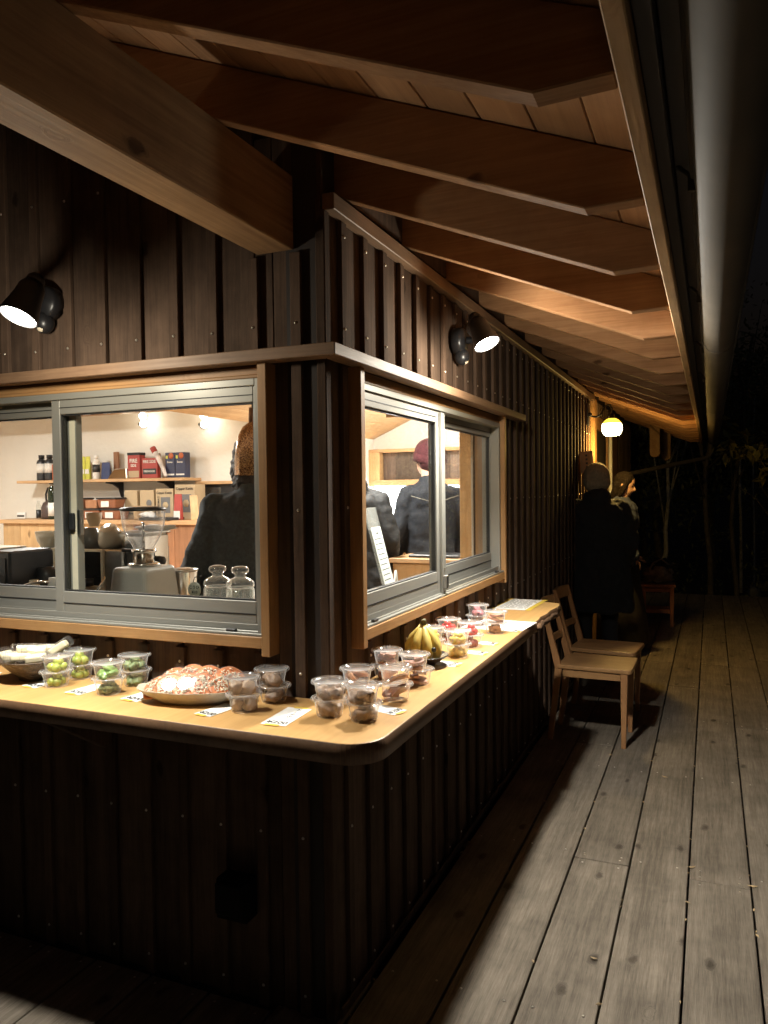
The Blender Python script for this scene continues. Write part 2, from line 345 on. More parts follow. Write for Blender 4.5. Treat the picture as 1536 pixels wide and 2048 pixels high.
deck = empty('deck'); tag(deck, 'weathered wide plank wooden deck along the cafe wall', kind='structure')
PW = .2107
scr = MB(); litter = MB(); knotgap = []
JOIN = {1: [1.2, -1.9, 4.9], 2: [.22, 4.1], 3: [1.18, 4.9, 8], 4: [-1.9, 3.2], 5: [1.16, 5.2], 0: [2.6, -1.2], -1: [-.9, 3.9], 6: [.3, 4.4], 7: [1.7, 5.6], 8: [-.5, 4.0]}
for i in range(-17, 21):
    xa = .243+PW*i+.0035; xb = .243+PW*(i+1)-.0035
    ys = JOIN.get(i, [rnd.choice([-.9, .22, 1.2]), rnd.choice([3.9, 4.9, 5.9])])
    ys = [q for q in ys if xa > .2 or q > -.75]
    cuts = [-3.2 if xa > .2 else -.82]+sorted(ys)+[9.3 if xa > -.1 else (-.02 if xa < -.25 else .2)]
    cuts = [c for c in cuts if c <= cuts[-1]]
    if cuts[-1] < 0.5: cuts = [-.82, cuts[-1]]
    for a, b in zip(cuts[:-1], cuts[1:]):
        if b-a < .05: continue
        dz = rnd.uniform(-.0012, .0012)
        cbox('deck_board', xa, xb, a+.0015, b-.0015, -.032+dz, dz, M['deck'], deck, .0025)
        for yy in (a+.03, b-.03):
            for xx in (xa+.035, xb-.035):
                if -2 < yy < 8 and xx > -1.8: scr.lathe([(0, dz+.0006), (.0035, dz+.0006), (.0042, dz+.0001)], 8, Matrix.Translation((xx, yy, 0)))
    for yy in [-.9+.0, .22, 1.2, 2.2, 3.2, 4.2, 5.2]:
        for xx in (xa+.035, xb-.035):
            if xx > 0: scr.lathe([(0, .0016), (.0035, .0016), (.0042, .0002)], 8, Matrix.Translation((xx+rnd.uniform(-.004, .004), yy+.05+rnd.uniform(-.01, .01), 0)))
    for k in range(26):
        yy = rnd.uniform(-1.6, 8.5); s = rnd.uniform(.006, .014)
        if xa < -.1: continue
        Mx = Matrix.Translation((xa-.0035+rnd.uniform(-.004, .004), yy, rnd.uniform(-.004, .003)))@Matrix.Rotation(rnd.uniform(0, 6), 4, 'Z')@Matrix.Rotation(rnd.uniform(-.8, .8), 4, 'X')
        litter.add([Mx@Vector(p) for p in [(-s, 0, 0), (0, -s*.35, .001), (s, 0, 0), (0, s*.35, .001), (0, 0, .002)]], [(0, 1, 4), (1, 2, 4), (2, 3, 4), (3, 0, 4)])
for (x, y, s) in [(.883, 1.27, .02), (1.09, 1.2, .02), (.74, 2.2, .02), (1.3, 3.1, .02), (.9, 5.4, .02), (.7, 4.6, .018), (1.1, 6.2, .02), (.62, .55, .012)]:
    Mx = Matrix.Translation((x, y, .004))@Matrix.Rotation(rnd.uniform(0, 6), 4, 'Z')
    litter.add([Mx@Vector(p) for p in [(-s, 0, .002), (0, -s*.4, 0), (s, 0, .004), (0, s*.4, 0), (0, 0, .004)]], [(0, 1, 4), (1, 2, 4), (2, 3, 4), (3, 0, 4)])
sc = scr.build('screw_heads', M['screw'], deck); sc['kind'] = 'stuff'
lt = litter.build('leaf_litter', M['dry']); tag(lt, 'tiny pale dry leaves caught in the gaps between deck boards', 'leaf litter', kind='stuff')
js = MB()
for yy in (-.7, .24, 1.22, 2.2, 3.2, 4.2, 5.2, 6.2, 7.2, 8.2, 9.2): js.box(-3.3, 4.4, yy-.03, yy+.03, -.14, -.036)
js.build('joist', M['deck'], deck)

# ================================================================== CAFE BUILDING SHELL
bld = empty('cafe_building'); tag(bld, 'dark timber clad cafe with two lit corner serving windows and deep cedar eaves', 'building')
def zroof(x): return 2.39-.4*x
# --- wall linings with openings
LX = -3.3
wl = MB()
WY0, WY1, WZ0, WZ1 = .158, 1.771, 1.035, 1.80        # right window opening
VX0, VX1 = -1.72, -.176                              # left window opening
for (a, b, z0, z1) in [(0, WY0, -.1, 2.27), (WY0, WY1, -.1, WZ0), (WY0, WY1, WZ1, 2.27), (WY1, 8.6, -.1, 2.27)]:
    wl.box(-.11, -.014, a, b, z0, z1)
wl.box(-.09, -.0145, 0, 8.6, 2.2702, 2.388)
o = wl.build('wall_core', M['sheath'], bld)
wl = MB()
for (a, b, z0, z1) in [(LX, VX0, -.1, 2.3), (VX0, VX1, -.1, WZ0), (VX0, VX1, WZ1, 2.3), (VX1, -.1105, -.1, 2.3)]:
    wl.box(a, b, .014, .11, z0, z1)
wl.prism([(LX, 2.301), (-.11, 2.301), (-.11, zroof(-.11)), (LX, zroof(LX))], .014, .11, 'y')
wl.build('wall_core', M['sheath'], bld)
# --- right wall boards and battens
p = .1462; y = .062
screws = MB()
def scr_r(y, z): screws.lathe([(0, .003), (.003, .0028), (.0045, 0)], 8, Matrix.Translation((.0155, y, z))@Matrix.Rotation(R(90), 4, 'Y'))
def scr_l(x, z): screws.lathe([(0, .003), (.003, .0028), (.0045, 0)], 8, Matrix.Translation((x, -.0155, z))@Matrix.Rotation(R(90), 4, 'X'))
edges = [-.0115]; yy = .105
while yy < 4.86: edges.append(yy); yy += p
edges.append(4.98)
def split(a, b, lo, hi):
    """pieces of the span a..b; flag True where it lies across the window"""
    c = sorted({a, b}|{q for q in (lo, hi) if a < q < b}); return [(u, v, lo <= (u+v)/2 <= hi) for u, v in zip(c[:-1], c[1:])]
for a, b in zip(edges[:-1], edges[1:]):
    dx = rnd.uniform(-.0015, .0015)
    for u, v, inw in split(a, b, WY0-.028, WY1+.028):
        if v-u < .006: continue
        for z0, z1 in ([(0.0, 1.019), (1.80, 2.225)] if inw else [(.0, 2.225)]):
            cbox('cladding_board', -.0138, -.001+dx, u+.001, v-.001, z0, z1, M['clad'], bld, .002)
for yb in edges[1:-1]:
    segs = [(.0, 2.192)]
    if WY0-.05 < yb < WY1+.05: segs = [(0.0, 1.000), (1.832, 2.192)]
    elif yb < 2.14: segs = [(0.0, 1.797), (1.832, 2.192)]
    for z0, z1 in segs:
        cbox('batten', .001, .015, yb-.016, yb+.016, z0, z1, M['batten'], bld, .0015)
    for z in (.06, .5, .955, 1.40, 1.90, 2.15):
        if WY0-.05 < yb < WY1+.05 and z == 1.40: continue
        scr_r(yb, z+rnd.uniform(-.003, .003))
# --- left wall
xs = []; xx = -.075
while xx > -3.1: xs.append(xx); xx -= .134
ed = [-.0]+xs+[LX]
for a, b in zip(ed[:-1], ed[1:]):
    top = zroof((a+b)/2)-.03; dx = rnd.uniform(-.0015, .0015)
    for u, v, inw in split(b, a, VX0-.028, VX1+.024):
        if v-u < .006: continue
        for z0, z1 in ([(0.0, 1.019), (1.80, top)] if inw else [(0.0, top)]):
            cbox('cladding_board', u+.001, v-.001, .001+dx, .0138, z0, z1, M['clad'], bld, .002)
for xb in xs:
    top = zroof(xb)-.03
    if -.225 < xb < -.06: top = 2.09
    segs = [(.0, 1.797), (1.832, top)]
    if VX0-.05 < xb < VX1+.04: segs = [(0.0, 1.000), (1.832, top)]
    for z0, z1 in segs: cbox('batten', xb-.016, xb+.016, -.015, -.001, z0, z1, M['batten'], bld, .0015)
    for z in (.06, .5, .955, 1.40, 1.90, 2.35):
        if (VX0-.05 < xb < VX1+.04 and z == 1.40) or z > top: continue
        scr_l(xb, z+rnd.uniform(-.003, .003))
s = screws.build('screw_heads', M['screw'], bld); s['kind'] = 'stuff'
# corner board
MB().box(-.0135, .015, -.0150, .0155, 0, 2.192).build('corner_board', M['batten'], bld, .003)
# eave trim on the right wall
cbox('eave_trim', .0, .036, .002, 4.98, 2.194, 2.238, M['capy'], bld, .002)
# base drip board
cbox('base_board', .016, .022, .02, 4.98, .0, .03, M['clad'], bld, .002)
# cap strip wrapped round the corner above both windows (mitred)
capp = [(-2.0, -.002), (-2.0, -.045), (.045, -.045), (.045, 2.41), (.0165, 2.41), (.0165, -.0165), (-.016, -.0165)]
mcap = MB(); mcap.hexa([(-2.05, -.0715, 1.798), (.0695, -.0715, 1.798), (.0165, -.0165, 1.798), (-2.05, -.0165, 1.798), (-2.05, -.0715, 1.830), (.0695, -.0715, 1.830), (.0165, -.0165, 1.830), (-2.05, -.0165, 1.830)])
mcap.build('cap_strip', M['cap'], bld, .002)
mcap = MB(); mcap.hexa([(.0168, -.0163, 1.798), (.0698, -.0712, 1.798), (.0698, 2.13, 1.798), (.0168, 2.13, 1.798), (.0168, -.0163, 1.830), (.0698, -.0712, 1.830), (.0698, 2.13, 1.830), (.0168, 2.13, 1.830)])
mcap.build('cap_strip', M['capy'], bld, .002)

# ------------------------------------------------------------------ windows
def window(axis, stile_a, jl, jr, label):
    """axis 'y' = on the right wall (outside is +x); axis 'x' = on the left wall (outside is -y)"""
    root = empty('sliding_window', parent=bld)
    def Bw(name, a, b, d0, d1, z0, z1, m, bev=.0015, par=root):
        # d = depth measured outwards from the wall face
        if axis == 'y': return cbox(name, d0, d1, a, b, z0, z1, m, par, bev)
        return cbox(name, a, b, -d1, -d0, z0, z1, m, par, bev)
    def ringw(name, a, b, z0, z1, d0, d1, wl_, wr_, wb, wt, m, bev=.0015):
        if axis == 'y': mb = frame_mesh('y', d0, d1, a, b, z0, z1, wl_, wr_, wb, wt)
        else: mb = frame_mesh('x', -d1, -d0, a, b, z0, z1, wl_, wr_, wb, wt)
        return mb.build(name, m, root, bev)
    tm = M['trimy'] if axis == 'y' else M['trimx']
    Bw('jamb', jl, jl+.028, -.10, .048, 1.0, 1.7975, M['trimz'], .002)
    Bw('jamb', jr-.028, jr, -.10, .048, 1.0, 1.7975, M['trimz'], .002)
    Bw('header', jl+.0285, jr-.0285, -.10, .012, 1.772, 1.7975, tm, .002)
    Bw('header', jl+.0285, jr-.0285, -.03, .022, 1.762, 1.7715, tm, .002)
    Bw('sill', jl+.0285, jr-.0285, -.10, .044, 1.0195, 1.052, tm, .002)
    SH = .026
    A0, A1 = jl+.029, jr-.029
    # fixed aluminium frame with its tracks (the frame stands a little proud of the wall)
    def B(name, a, b, d0, d1, *r_, **k_): return Bw(name, a, b, d0+SH, d1+SH, *r_, **k_)
    def ring(name, a, b, z0, z1, d0, d1, *r_, **k_): return ringw(name, a, b, z0, z1, d0+SH, d1+SH, *r_, **k_)
    ring('outer_frame', A0, A1, 1.0525, 1.7615, -.085, .0, .022, .022, .012, .02, M['alu'])
    B('track', A0+.0225, A1-.0225, -.012, -.006, 1.065, 1.082, M['alu'], .001)
    B('track', A0+.0225, A1-.0225, -.048, -.042, 1.065, 1.082, M['alu'], .001)
    B('track', A0+.0225, A1-.0225, -.08, -.076, 1.065, 1.094, M['alud'], .001)
    B('sill_flange', A0, A1, .0005, .014, 1.0528, 1.060, M['alu'], .001)
    B('drain_cover', A0+.07, A0+.10, .0005, .012, 1.0605, 1.068, M['blackp'], .001)
    B('drain_cover', A1-.12, A1-.09, .0005, .012, 1.0605, 1.068, M['blackp'], .001)
    # two sashes
    if axis == 'y': s1 = (A0+.003, stile_a+.105); s2 = (stile_a+.095, A1-.003)
    else: s1 = (stile_a-.0, A1-.003); s2 = (A0+.004, stile_a+.062)
    for (a, b), dd, far in ((s1, 0, False), (s2, -.036, True)):
        wl_, wr_ = (.05, .10) if (axis == 'y' and not far) else ((.034, .04) if axis == 'y' else ((.034, .028) if not far else (.04, .061)))
        if axis == 'y' and far: wl_, wr_ = .035, .022
        ring('sash', a, b, 1.066, 1.742, dd-.034, dd-.0065, wl_, wr_, .080, .045, M['alu'])
        ring('sash_lip', a+wl_, b-wr_, 1.1462, 1.6968, dd-.028, dd-.012, .004, .004, .004, .004, M['seal'], 0)
        B('pane', a+wl_+.0041, b-wr_-.0041, dd-.023, dd-.0175, 1.1503, 1.6927, M['glass'], 0)
        B('rail_groove', a+wl_, b-wr_, dd-.0064, dd-.0052, 1.108, 1.111, M['seal'], 0)
        B('rail_groove', a+wl_, b-wr_, dd-.0064, dd-.0052, 1.716, 1.7185, M['seal'], 0)
    # inner insect-screen rail / casing behind the meeting stile
    if axis == 'x':
        Bw('stile_face', stile_a+.037, stile_a+.060, -.0163, -.0150, 1.067, 1.741, M['cream'])
        Bw('latch', stile_a+.036, stile_a+.056, -.0148, -.0035, 1.335, 1.39, M['blackp'], .003)
        Bw('latch_plate', stile_a+.0625, stile_a+.076, -.03, -.012, 1.32, 1.40, M['steel'], .002)
    else:
        B('meeting_stile', stile_a+.033, stile_a+.07, -.006, .006, 1.062, 1.735, M['alu'])
        B('seal_strip', stile_a+.008, stile_a+.012, -.0172, -.0066, 1.14, 1.70, M['seal'], 0)
        B('maker_label', stile_a+.045, stile_a+.06, .0062, .0068, 1.585, 1.695, M['alud'], 0)
        B('bumper', stile_a+.035, stile_a+.055, .0065, .022, 1.0795, 1.13, M['steel'], .002)
        B('screw_cap', stile_a+.047, stile_a+.055, .0065, .010, 1.15, 1.158, M['screw'], .001)
    # reveal inside
    Bw('reveal', jl+.029, jr-.029, -.2, -.105, 1.0, 1.045, M['cream'] if axis == 'y' else M['steel'])
    root['label'] = label
    return root
wr = window('y', .848, .132, 1.797, 'two pane aluminium sliding window on the long deck side')
wl2 = window('x', -.948, -1.75, -.150, 'two pane aluminium sliding window on the short side above the snacks')

# ------------------------------------------------------------------ eaves
def rafter(y, x0=-2.2, x1=.838):
    t = .0225
    zb = lambda x: 2.2645-.4*x
    poly = [(x0, zb(x0)), (.733, 1.9713), (x1, 1.9745), (x1, zroof(x1)-.002), (x0, zroof(x0)-.002)]
    mb = MB(); mb.prism([(a, b) for a, b in poly], -t, t, 'y')
    return mb
rm = rafter(0).mesh('rafter', M['rafter'])
RY = [.13+.4585*k for k in range(-3, 18)]
for yv in RY:
    x0_ = -2.2
    o = bpy.data.objects.new('rafter', rm); col.objects.link(o); o.parent = bld; o.location = (0, yv, 0)
    b = o.modifiers.new('b', 'BEVEL'); b.width = .0025; b.segments = 1; b.limit_method = 'ANGLE'
# sheathing boards
bw = .118; s0 = .84
th = math.atan(.4); n = int((.86+2.3)/(bw*math.cos(th)))+1
for k in range(n):
    xa = .862-k*bw*math.cos(th); xb = xa-(bw-.002)*math.cos(th)
    for (ya, yb_) in ((-1.55, 3.1), (3.102, 8.25)):
        mb = MB(); t = .012
        cx, cy, cz = (xa+xb)/2, (ya+yb_)/2, zroof((xa+xb)/2)
        P = [(xb, ya, zroof(xb)), (xa, ya, zroof(xa)), (xa, yb_, zroof(xa)), (xb, yb_, zroof(xb))]
        mb.hexa([(a-cx, b-cy, c-cz) for a, b, c in P]+[(a-cx, b-cy, c-cz+t) for a, b, c in P])
        mb.build('roof_board', M['roofbd'], bld, .0025, (cx, cy, cz))
mb = MB(); P = [(-6, -1.6, zroof(-6)+.016), (.93, -1.6, zroof(.93)+.016), (.93, 8.3, zroof(.93)+.016), (-6, 8.3, zroof(-6)+.016)]
mb.hexa(P+[(a, b, c+.05) for a, b, c in P]); mb.build('roof', M['roofm'], bld)
cbox('fascia', .8395, .8645, -1.6, 8.28, 1.9685, 2.052, M['fascia'], bld, .002)
cbox('outer_fascia', .8655, .889, -1.6, 8.28, 2.0, 2.075, M['darkfascia'], bld, .002)
cbox('drip_board', .8895, .918, -1.6, 8.28, 2.028, 2.07, M['darkfascia'], bld, .002)
# corner beam carrying the gable overhang
cbox('beam', -.198, -.083, -1.55, -.003, 2.1, 2.297, M['beam'], bld, .003)
# blocking between rafters above the trim
for ya, yb_ in zip(RY[:-1], RY[1:]):
    if ya > 0 and ya < 4.9: cbox('blocking', -.013, .008, ya+.0235, yb_-.0235, 2.267, 2.382, M['clad'], bld, .001)
# drop posts hanging from the far end of the roof
def drop_post(x, y, z0, z1, w=.105):
    mb = MB(); h = w/2
    mb.prism([(-h, z1), (-h, z0+.03), (-h+.03, z0), (h-.03, z0), (h, z0+.03), (h, z1)], -h, h, 'y')
    o = mb.build('drop_post', M['beam'], bld, .003, (x, y, 0))
drop_post(.385, 7.18, 1.78, 2.2); drop_post(.47, 7.75, 1.76, 2.2)
cbox('tie_beam', -.1, .60, 7.14, 7.22, 2.105, 2.19, M['beam'], bld, .003) if False else None

# ---- entrance end of the long wall
cbox('door_post', -.11, .03, 4.99, 5.13, 0, 2.22, M['trimz'], bld, .003)
cbox('door_lintel', -.11, .01, 5.132, 6.0, 1.98, 2.1, M['trimy'], bld, .003)
door = cbox('door', -.11, -.07, 5.135, 5.99, 0, 1.975, M['clad'], bld, .003)
for (a, b, z0, z1) in [(5.2, 5.30, .2, 1.82), (5.82, 5.92, .2, 1.82), (5.302, 5.818, 1.74, 1.82), (5.302, 5.818, .95, 1.05)]:
    q = cbox('door_rail', -.0695, -.05, a, b, z0, z1, M['trimz'], bld, .002)
cbox('door_post', -.11, .03, 6.13, 6.75, 0, 2.2, M['trimz'], bld, .003)
yy = 6.9
while yy < 8.5:
    cbox('batten', .001, .016, yy-.016, yy+.016, 0, 2.22, M['batten'], bld); yy += p
cbox('cladding_board', -.0138, -.001, 6.755, 8.5, 0, 2.22, M['clad'], bld)
yy = 5.2
while yy < 6.7:
    cbox('batten', .001, .016, yy-.016, yy+.016, 2.105, 2.22, M['batten'], bld); yy += p
cbox('cladding_board', -.0138, -.001, 5.14, 6.75, 2.102, 2.24, M['batten'], bld)
pp = MB(); pp.tube([(.05, 5.95, 0), (.05, 5.95, 1.2), (.05, 5.95, 2.15)], .018, 10); o = pp.build('conduit', M['paper'], bld)

# ------------------------------------------------------------------ gutter and downpipe
gut = empty('rain_gutter', (.978, -1.6, 2.0)); tag(gut, 'brown half round rain gutter with downpipe along the roof edge', 'gutter')
mb = MB(); n = 20; prof = []
for k in range(n+1): a = math.pi+math.pi*k/n; prof.append((.056*math.cos(a), .062*math.sin(a)))
for k in range(n, -1, -1): a = math.pi+math.pi*k/n; prof.append((.053*math.cos(a), .059*math.sin(a)+.0005))
vs = []; fs = []
ylist = [0, .9, 1.8, 3.7, 5.6, 7.5, 9.75]; m_ = len(prof)
for yv in ylist: vs += [(a, yv, b) for a, b in prof]
for i in range(len(ylist)-1):
    for k in range(m_): fs.append((i*m_+k, i*m_+(k+1) % m_, (i+1)*m_+(k+1) % m_, (i+1)*m_+k))
fs.append(tuple(range(m_))); fs.append(tuple(range(len(vs)-1, len(vs)-m_-1, -1)))
mb.add(vs, fs, True); gg = mb.build('trough', M['gutter'], gut)
es = gg.modifiers.new('e', 'EDGE_SPLIT'); es.split_angle = R(50)
mb = MB(); mb.tube([(-.057, 0, .004), (-.057, 9.75, .004)], .005, 8); mb.tube([(.057, 0, .004), (.057, 9.75, .004)], .006, 8); mb.build('rolled_edge', M['gutter'], gut)
for yv in [.3+.455*2*k+.06 for k in range(0, 11)]:
    mb = MB(); mb.tube([(-.112, yv, .035), (-.085, yv, .03), (-.06, yv, .006), (-.058, yv, -.012)], .004, 6); mb.box(-.066, -.052, yv-.006, yv+.006, -.02, .012); mb.build('bracket', M['gutter'], gut)
for yv in (2.85, 5.4): 
    mb = MB()
    for k in range(n): 
        a = math.pi+math.pi*k/n; b = math.pi+math.pi*(k+1)/n
        mb.hexa([(.0575*math.cos(a), yv, .0635*math.sin(a)), (.0575*math.cos(b), yv, .0635*math.sin(b)), (.0575*math.cos(b), yv+.05, .0635*math.sin(b)), (.0575*math.cos(a), yv+.05, .0635*math.sin(a))]+
                [(.0562*math.cos(a), yv, .0622*math.sin(a)), (.0562*math.cos(b), yv, .0622*math.sin(b)), (.0562*math.cos(b), yv+.05, .0622*math.sin(b)), (.0562*math.cos(a), yv+.05, .0622*math.sin(a))])
    mb.build('joint_collar', M['gutter'], gut)
mb = MB(); mb.tube([(-.03, 9.55, -.05), (-.03, 9.55, -.16), (-.05, 9.52, -.2), (-.1, 9.46, -.225), (-.45, 8.9, -.31), (-.86, 8.2, -.42), (-.90, 8.12, -.45), (-.90, 8.12, -1.95)], .024, 12); mb.build('downpipe', M['gutter'], gut)

# ================================================================== COUNTER
def rounded(pts, r, idx, n=8):
    out = []
    for i, pnt in enumerate(pts):
        if i not in idx: out.append(pnt); continue
        a = Vector(pts[i-1]); b = Vector(pnt); c = Vector(pts[(i+1) % len(pts)])
        d1 = (a-b).normalized(); d2 = (c-b).normalized(); p0 = b+d1*r; p1 = b+d2*r; ce = b+(d1+d2)*r
        for k in range(n+1):
            t = k/n; ang = t*math.pi/2
            v = ce-d2*r*math.cos(ang)-d1*r*math.sin(ang); out.append((v.x, v.y))
    return out
ct = empty('serving_counter', (0, 0, .842)); tag(ct, 'L shaped pale wood serving counter wrapping the corner under both windows', 'counter')
outl = [(-2.6, -.0165), (-2.6, -.322), (.27, -.322), (.27, 1.22)]
# live edge towards the far end
le = [(.27, 1.22), (.268, 1.32), (.273, 1.42), (.266, 1.5), (.277, 1.6), (.272, 1.7), (.285, 1.8), (.283, 1.88), (.272, 1.93)]
pts = rounded([(-2.6, -.0165), (-2.6, -.322), (.27, -.322), (.27, 1.0)], .085, {2}, 12)+le+[(.0165, 2.005), (.0165, -.0165)]
mb = MB(); nP = len(pts)
# split in two boards: front board and side board meeting at a joint
mb.prism(pts, 0, .048, 'z'); top = mb.build('counter_top', M['counter'], ct, .003, seg=2)
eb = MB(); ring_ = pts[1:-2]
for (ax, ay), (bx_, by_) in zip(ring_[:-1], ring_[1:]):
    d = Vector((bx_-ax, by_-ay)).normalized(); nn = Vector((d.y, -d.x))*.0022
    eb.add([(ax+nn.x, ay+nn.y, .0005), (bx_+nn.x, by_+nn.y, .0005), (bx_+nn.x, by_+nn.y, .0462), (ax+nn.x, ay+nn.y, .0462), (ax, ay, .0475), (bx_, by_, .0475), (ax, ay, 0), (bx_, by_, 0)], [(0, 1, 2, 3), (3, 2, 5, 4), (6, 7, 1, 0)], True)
eb.build('edge_shade_band', wood('shaded_edge_wood', (.17, .095, .05), (.11, .06, .032), 'y', 20, .5, .1, .1, .05), ct)  # dark strip round the counter: shade on the edge put into its colour
mb = MB(); rng = random.Random(3); bark = []
for k in range(15):
    t = k/14; yv = 1.40+.54*t
    bark.append((.272+.004*math.sin(yv*19)+rng.uniform(-.002, .003), yv, .018+rng.uniform(-.003, .003)))
mb.tube(bark, [.009+rng.uniform(0, .007) for _ in bark], 8); mb.build('bark_edge', plain('dark_bark_edge', (.14, .075, .035), .8, 0, .5, 60, .8, 90), ct)
for yv in (.75, 1.6):
    mb = MB(); mb.prism([(.0165, -.001), (.2, -.001), (.2, -.03), (.045, -.16), (.0165, -.16)], yv-.015, yv+.015, 'y'); mb.build('bracket', M['clad'], ct, .002)
for xv in (-.75, -1.6):
    mb = MB(); mb.prism([(-.0165, -.001), (-.25, -.001), (-.25, -.03), (-.045, -.16), (-.0165, -.16)], xv-.015, xv+.015, 'x'); mb.build('bracket', M['clad'], ct, .002)
TZ = .8903

# outlet box low on the left wall
ob = empty('outlet_box', (-.272, -.016, .26)); tag(ob, 'black weatherproof outlet box low on the dark wall below the counter corner', 'outlet')
cb = MB().box(-.05, .05, -.06, 0, 0, .115).build('housing', M['matblack'], ob, .006, seg=2)
MB().box(-.044, .044, -.075, -.061, .02, .108).build('flap', M['matblack'], ob, .004)

# ================================================================== LAMPS
def floodlight(base, head, aim, label):
    """base point on the wall, head centre, aim direction"""
    base = Vector(base); head = Vector(head); aim = Vector(aim).normalized()
    root = empty('floodlight', base); tag(root, label, 'spotlight')
    out = Vector((1, 0, 0)) if abs(base.x) < .1 and base.y > .1 else Vector((0, -1, 0))
    Mb = out.to_track_quat('Z', 'Y').to_matrix().to_4x4()
    mb = MB(); mb.lathe([(0, 0), (.052, 0), (.052, .03), (.046, .042), (0, .044)], 28, Mb); mb.build('mounting_plate', M['black'], root)
    # motion sensor dome under the plate
    mb = MB(); mb.ball(Vector((0, 0, -.062))+out*.03, (.03, .03, .034)); mb.build('sensor', M['black'], root)
    mb = MB(); mb.ball(Vector((0, 0, -.079))+out*.038, (.017, .017, .014)); mb.build('sensor_lens', M['cream'], root)
    j = out*.05; hb = head-base
    mb = MB(); mb.tube([j, j+out*.05, (hb-aim*.10)*.55+j*.3, hb-aim*.105], [.016, .014, .014, .018], 12); mb.build('arm', M['black'], root)
    Mh = Matrix.Translation(hb)@aim.to_track_quat('Z', 'Y').to_matrix().to_4x4()
    mb = MB(); mb.ball(hb-aim*.105, .024); mb.build('swivel', M['black'], root)
    mb = MB(); mb.lathe([(0, -.105), (.024, -.102), (.033, -.085), (.037, -.05), (.044, -.02), (.048, .0), (.048, .006), (.0445, .006), (.0445, -.006), (.0, -.006)], 32, Mh); mb.build('lamp_head', M['black'], root)
    mb = MB(); mb.lathe([(0, .0018), (.025, .0012), (.0435, -.001)], 32, Mh); mb.build('lens', M['lens'], root)
    return Mh
def spot(loc, aim, power, size, blend, rad, colr):
    l = bpy.data.lights.new('flood_beam', 'SPOT'); l.energy = power; l.spot_size = R(size); l.spot_blend = blend; l.shadow_soft_size = rad; l.color = colr
    o = bpy.data.objects.new('flood_beam', l); col.objects.link(o); o.location = loc
    o.rotation_euler = Vector(aim).to_track_quat('-Z', 'Y').to_euler(); return o
HR = Vector((.222, .82, 1.965)); AR = Vector((.42, -.15, -.85)).normalized()
HL = Vector((-.678, -.375, 1.908)); AL = Vector((-.10, -.42, -.90)).normalized()
floodlight((.016, 1.10, 2.035), HR, AR, 'lit black spotlight on the long deck side wall above the right window')
floodlight((-.94, -.016, 2.04), HL, AL, 'lit black spotlight above the left window at the photo edge')
spot(HR+AR*.012, AR, P_FLOOD_R, 158, .55, .045, (1, .955, .86))
spot(HL+AL*.012, AL, P_FLOOD_L, 140, .7, .045, (1, .955, .86))

for hh, aa, ee in ((HR, AR, 8.5), (HL, AL, 6.5)):      # stray light that leaves the domed lens sideways
    l = bpy.data.lights.new('lens_spill', 'POINT'); l.energy = ee; l.color = (1, .90, .72); l.shadow_soft_size = .03
    o = bpy.data.objects.new('lens_spill', l); col.objects.link(o); o.location = hh+aa*.045
# wall lantern, amber globe
G = Vector((.205, 4.72, 1.935))
sc_ = empty('wall_lantern', (.016, 4.66, 2.05)); tag(sc_, 'amber glass globe wall lamp glowing on a curved bracket near the entrance', 'wall lamp')
mb = MB(); mb.box(0, .012, -.035, .035, -.09, .09); mb.build('back_plate', M['black'], sc_, .004)
mb = MB(); mb.tube([(.012, 0, 0), (.03, 0, -.01), (.07, .005, -.02), (.11, .02, 0), (.125, .03, .04), (.145, .045, .075), (.175, .055, .078), (.189, .06, .05), (.189, .06, -.0)], .008, 10); mb.ball((.02, 0, 0), .02); mb.build('arm', M['black'], sc_)
mb = MB(); mb.lathe([(0, .0), (.02, .0), (.024, -.03), (.03, -.034)], 20, Matrix.Translation((.189, .06, .0))); mb.build('socket', M['black'], sc_)
def gp(a0, a1, n=12): return [(.083*math.cos(R(a0+(a1-a0)*k/n)), .083*math.sin(R(a0+(a1-a0)*k/n))) for k in range(n+1)]
mb = MB(); mb.lathe(gp(76, 26), 32, Matrix.Translation((.189, .06, -.112))); mb.build('amber_glass', emit('lit_amber_glass', (1, .62, .05), 1.3), sc_)
mb = MB(); mb.lathe(gp(26, -46), 32, Matrix.Translation((.189, .06, -.112))); mb.build('globe', emit('lit_globe_glass', (1, .88, .5), 6), sc_)
mb = MB(); mb.ball((.189, .06, -.10), (.032, .032, .042)); bo = mb.build('bulb', M['bulb'], sc_)
l = bpy.data.lights.new('lantern_light', 'POINT'); l.energy = P_GLOBE; l.color = (1, .60, .14); l.shadow_soft_size = .05
o = bpy.data.objects.new('lantern_light', l); col.objects.link(o); o.location = (.205, 4.72, 1.86)

# ================================================================== INTERIOR SHELL
def struct(o, label): return tag(o, label, kind='structure')
struct(cbox('floor', -5.6, -.112, .112, 5.0, -.06, -.0, M['intx'], None, 0), 'indoor wooden floor of the cafe')
bw_ = cbox('back_wall', -5.6, -1.99, 3.4, 3.5, 0, 3.2, M['plaster'], None, 0); struct(bw_, 'rough white plaster wall behind the counter shelf')
struct(cbox('side_wall', -2.08, -1.99, 3.502, 4.95, 0, 3.2, M['plaster'], None, 0), 'white plaster return wall beside the alcove')
struct(cbox('far_wall', -1.988, -.112, 4.85, 4.95, 0, 2.38, M['plaster'], None, 0), 'white wall at the far end of the shop room')
struct(cbox('end_wall', -5.7, -5.602, .112, 3.5, 0, 3.2, M['plaster'], None, 0), 'white plaster wall at the far left of the kitchen')
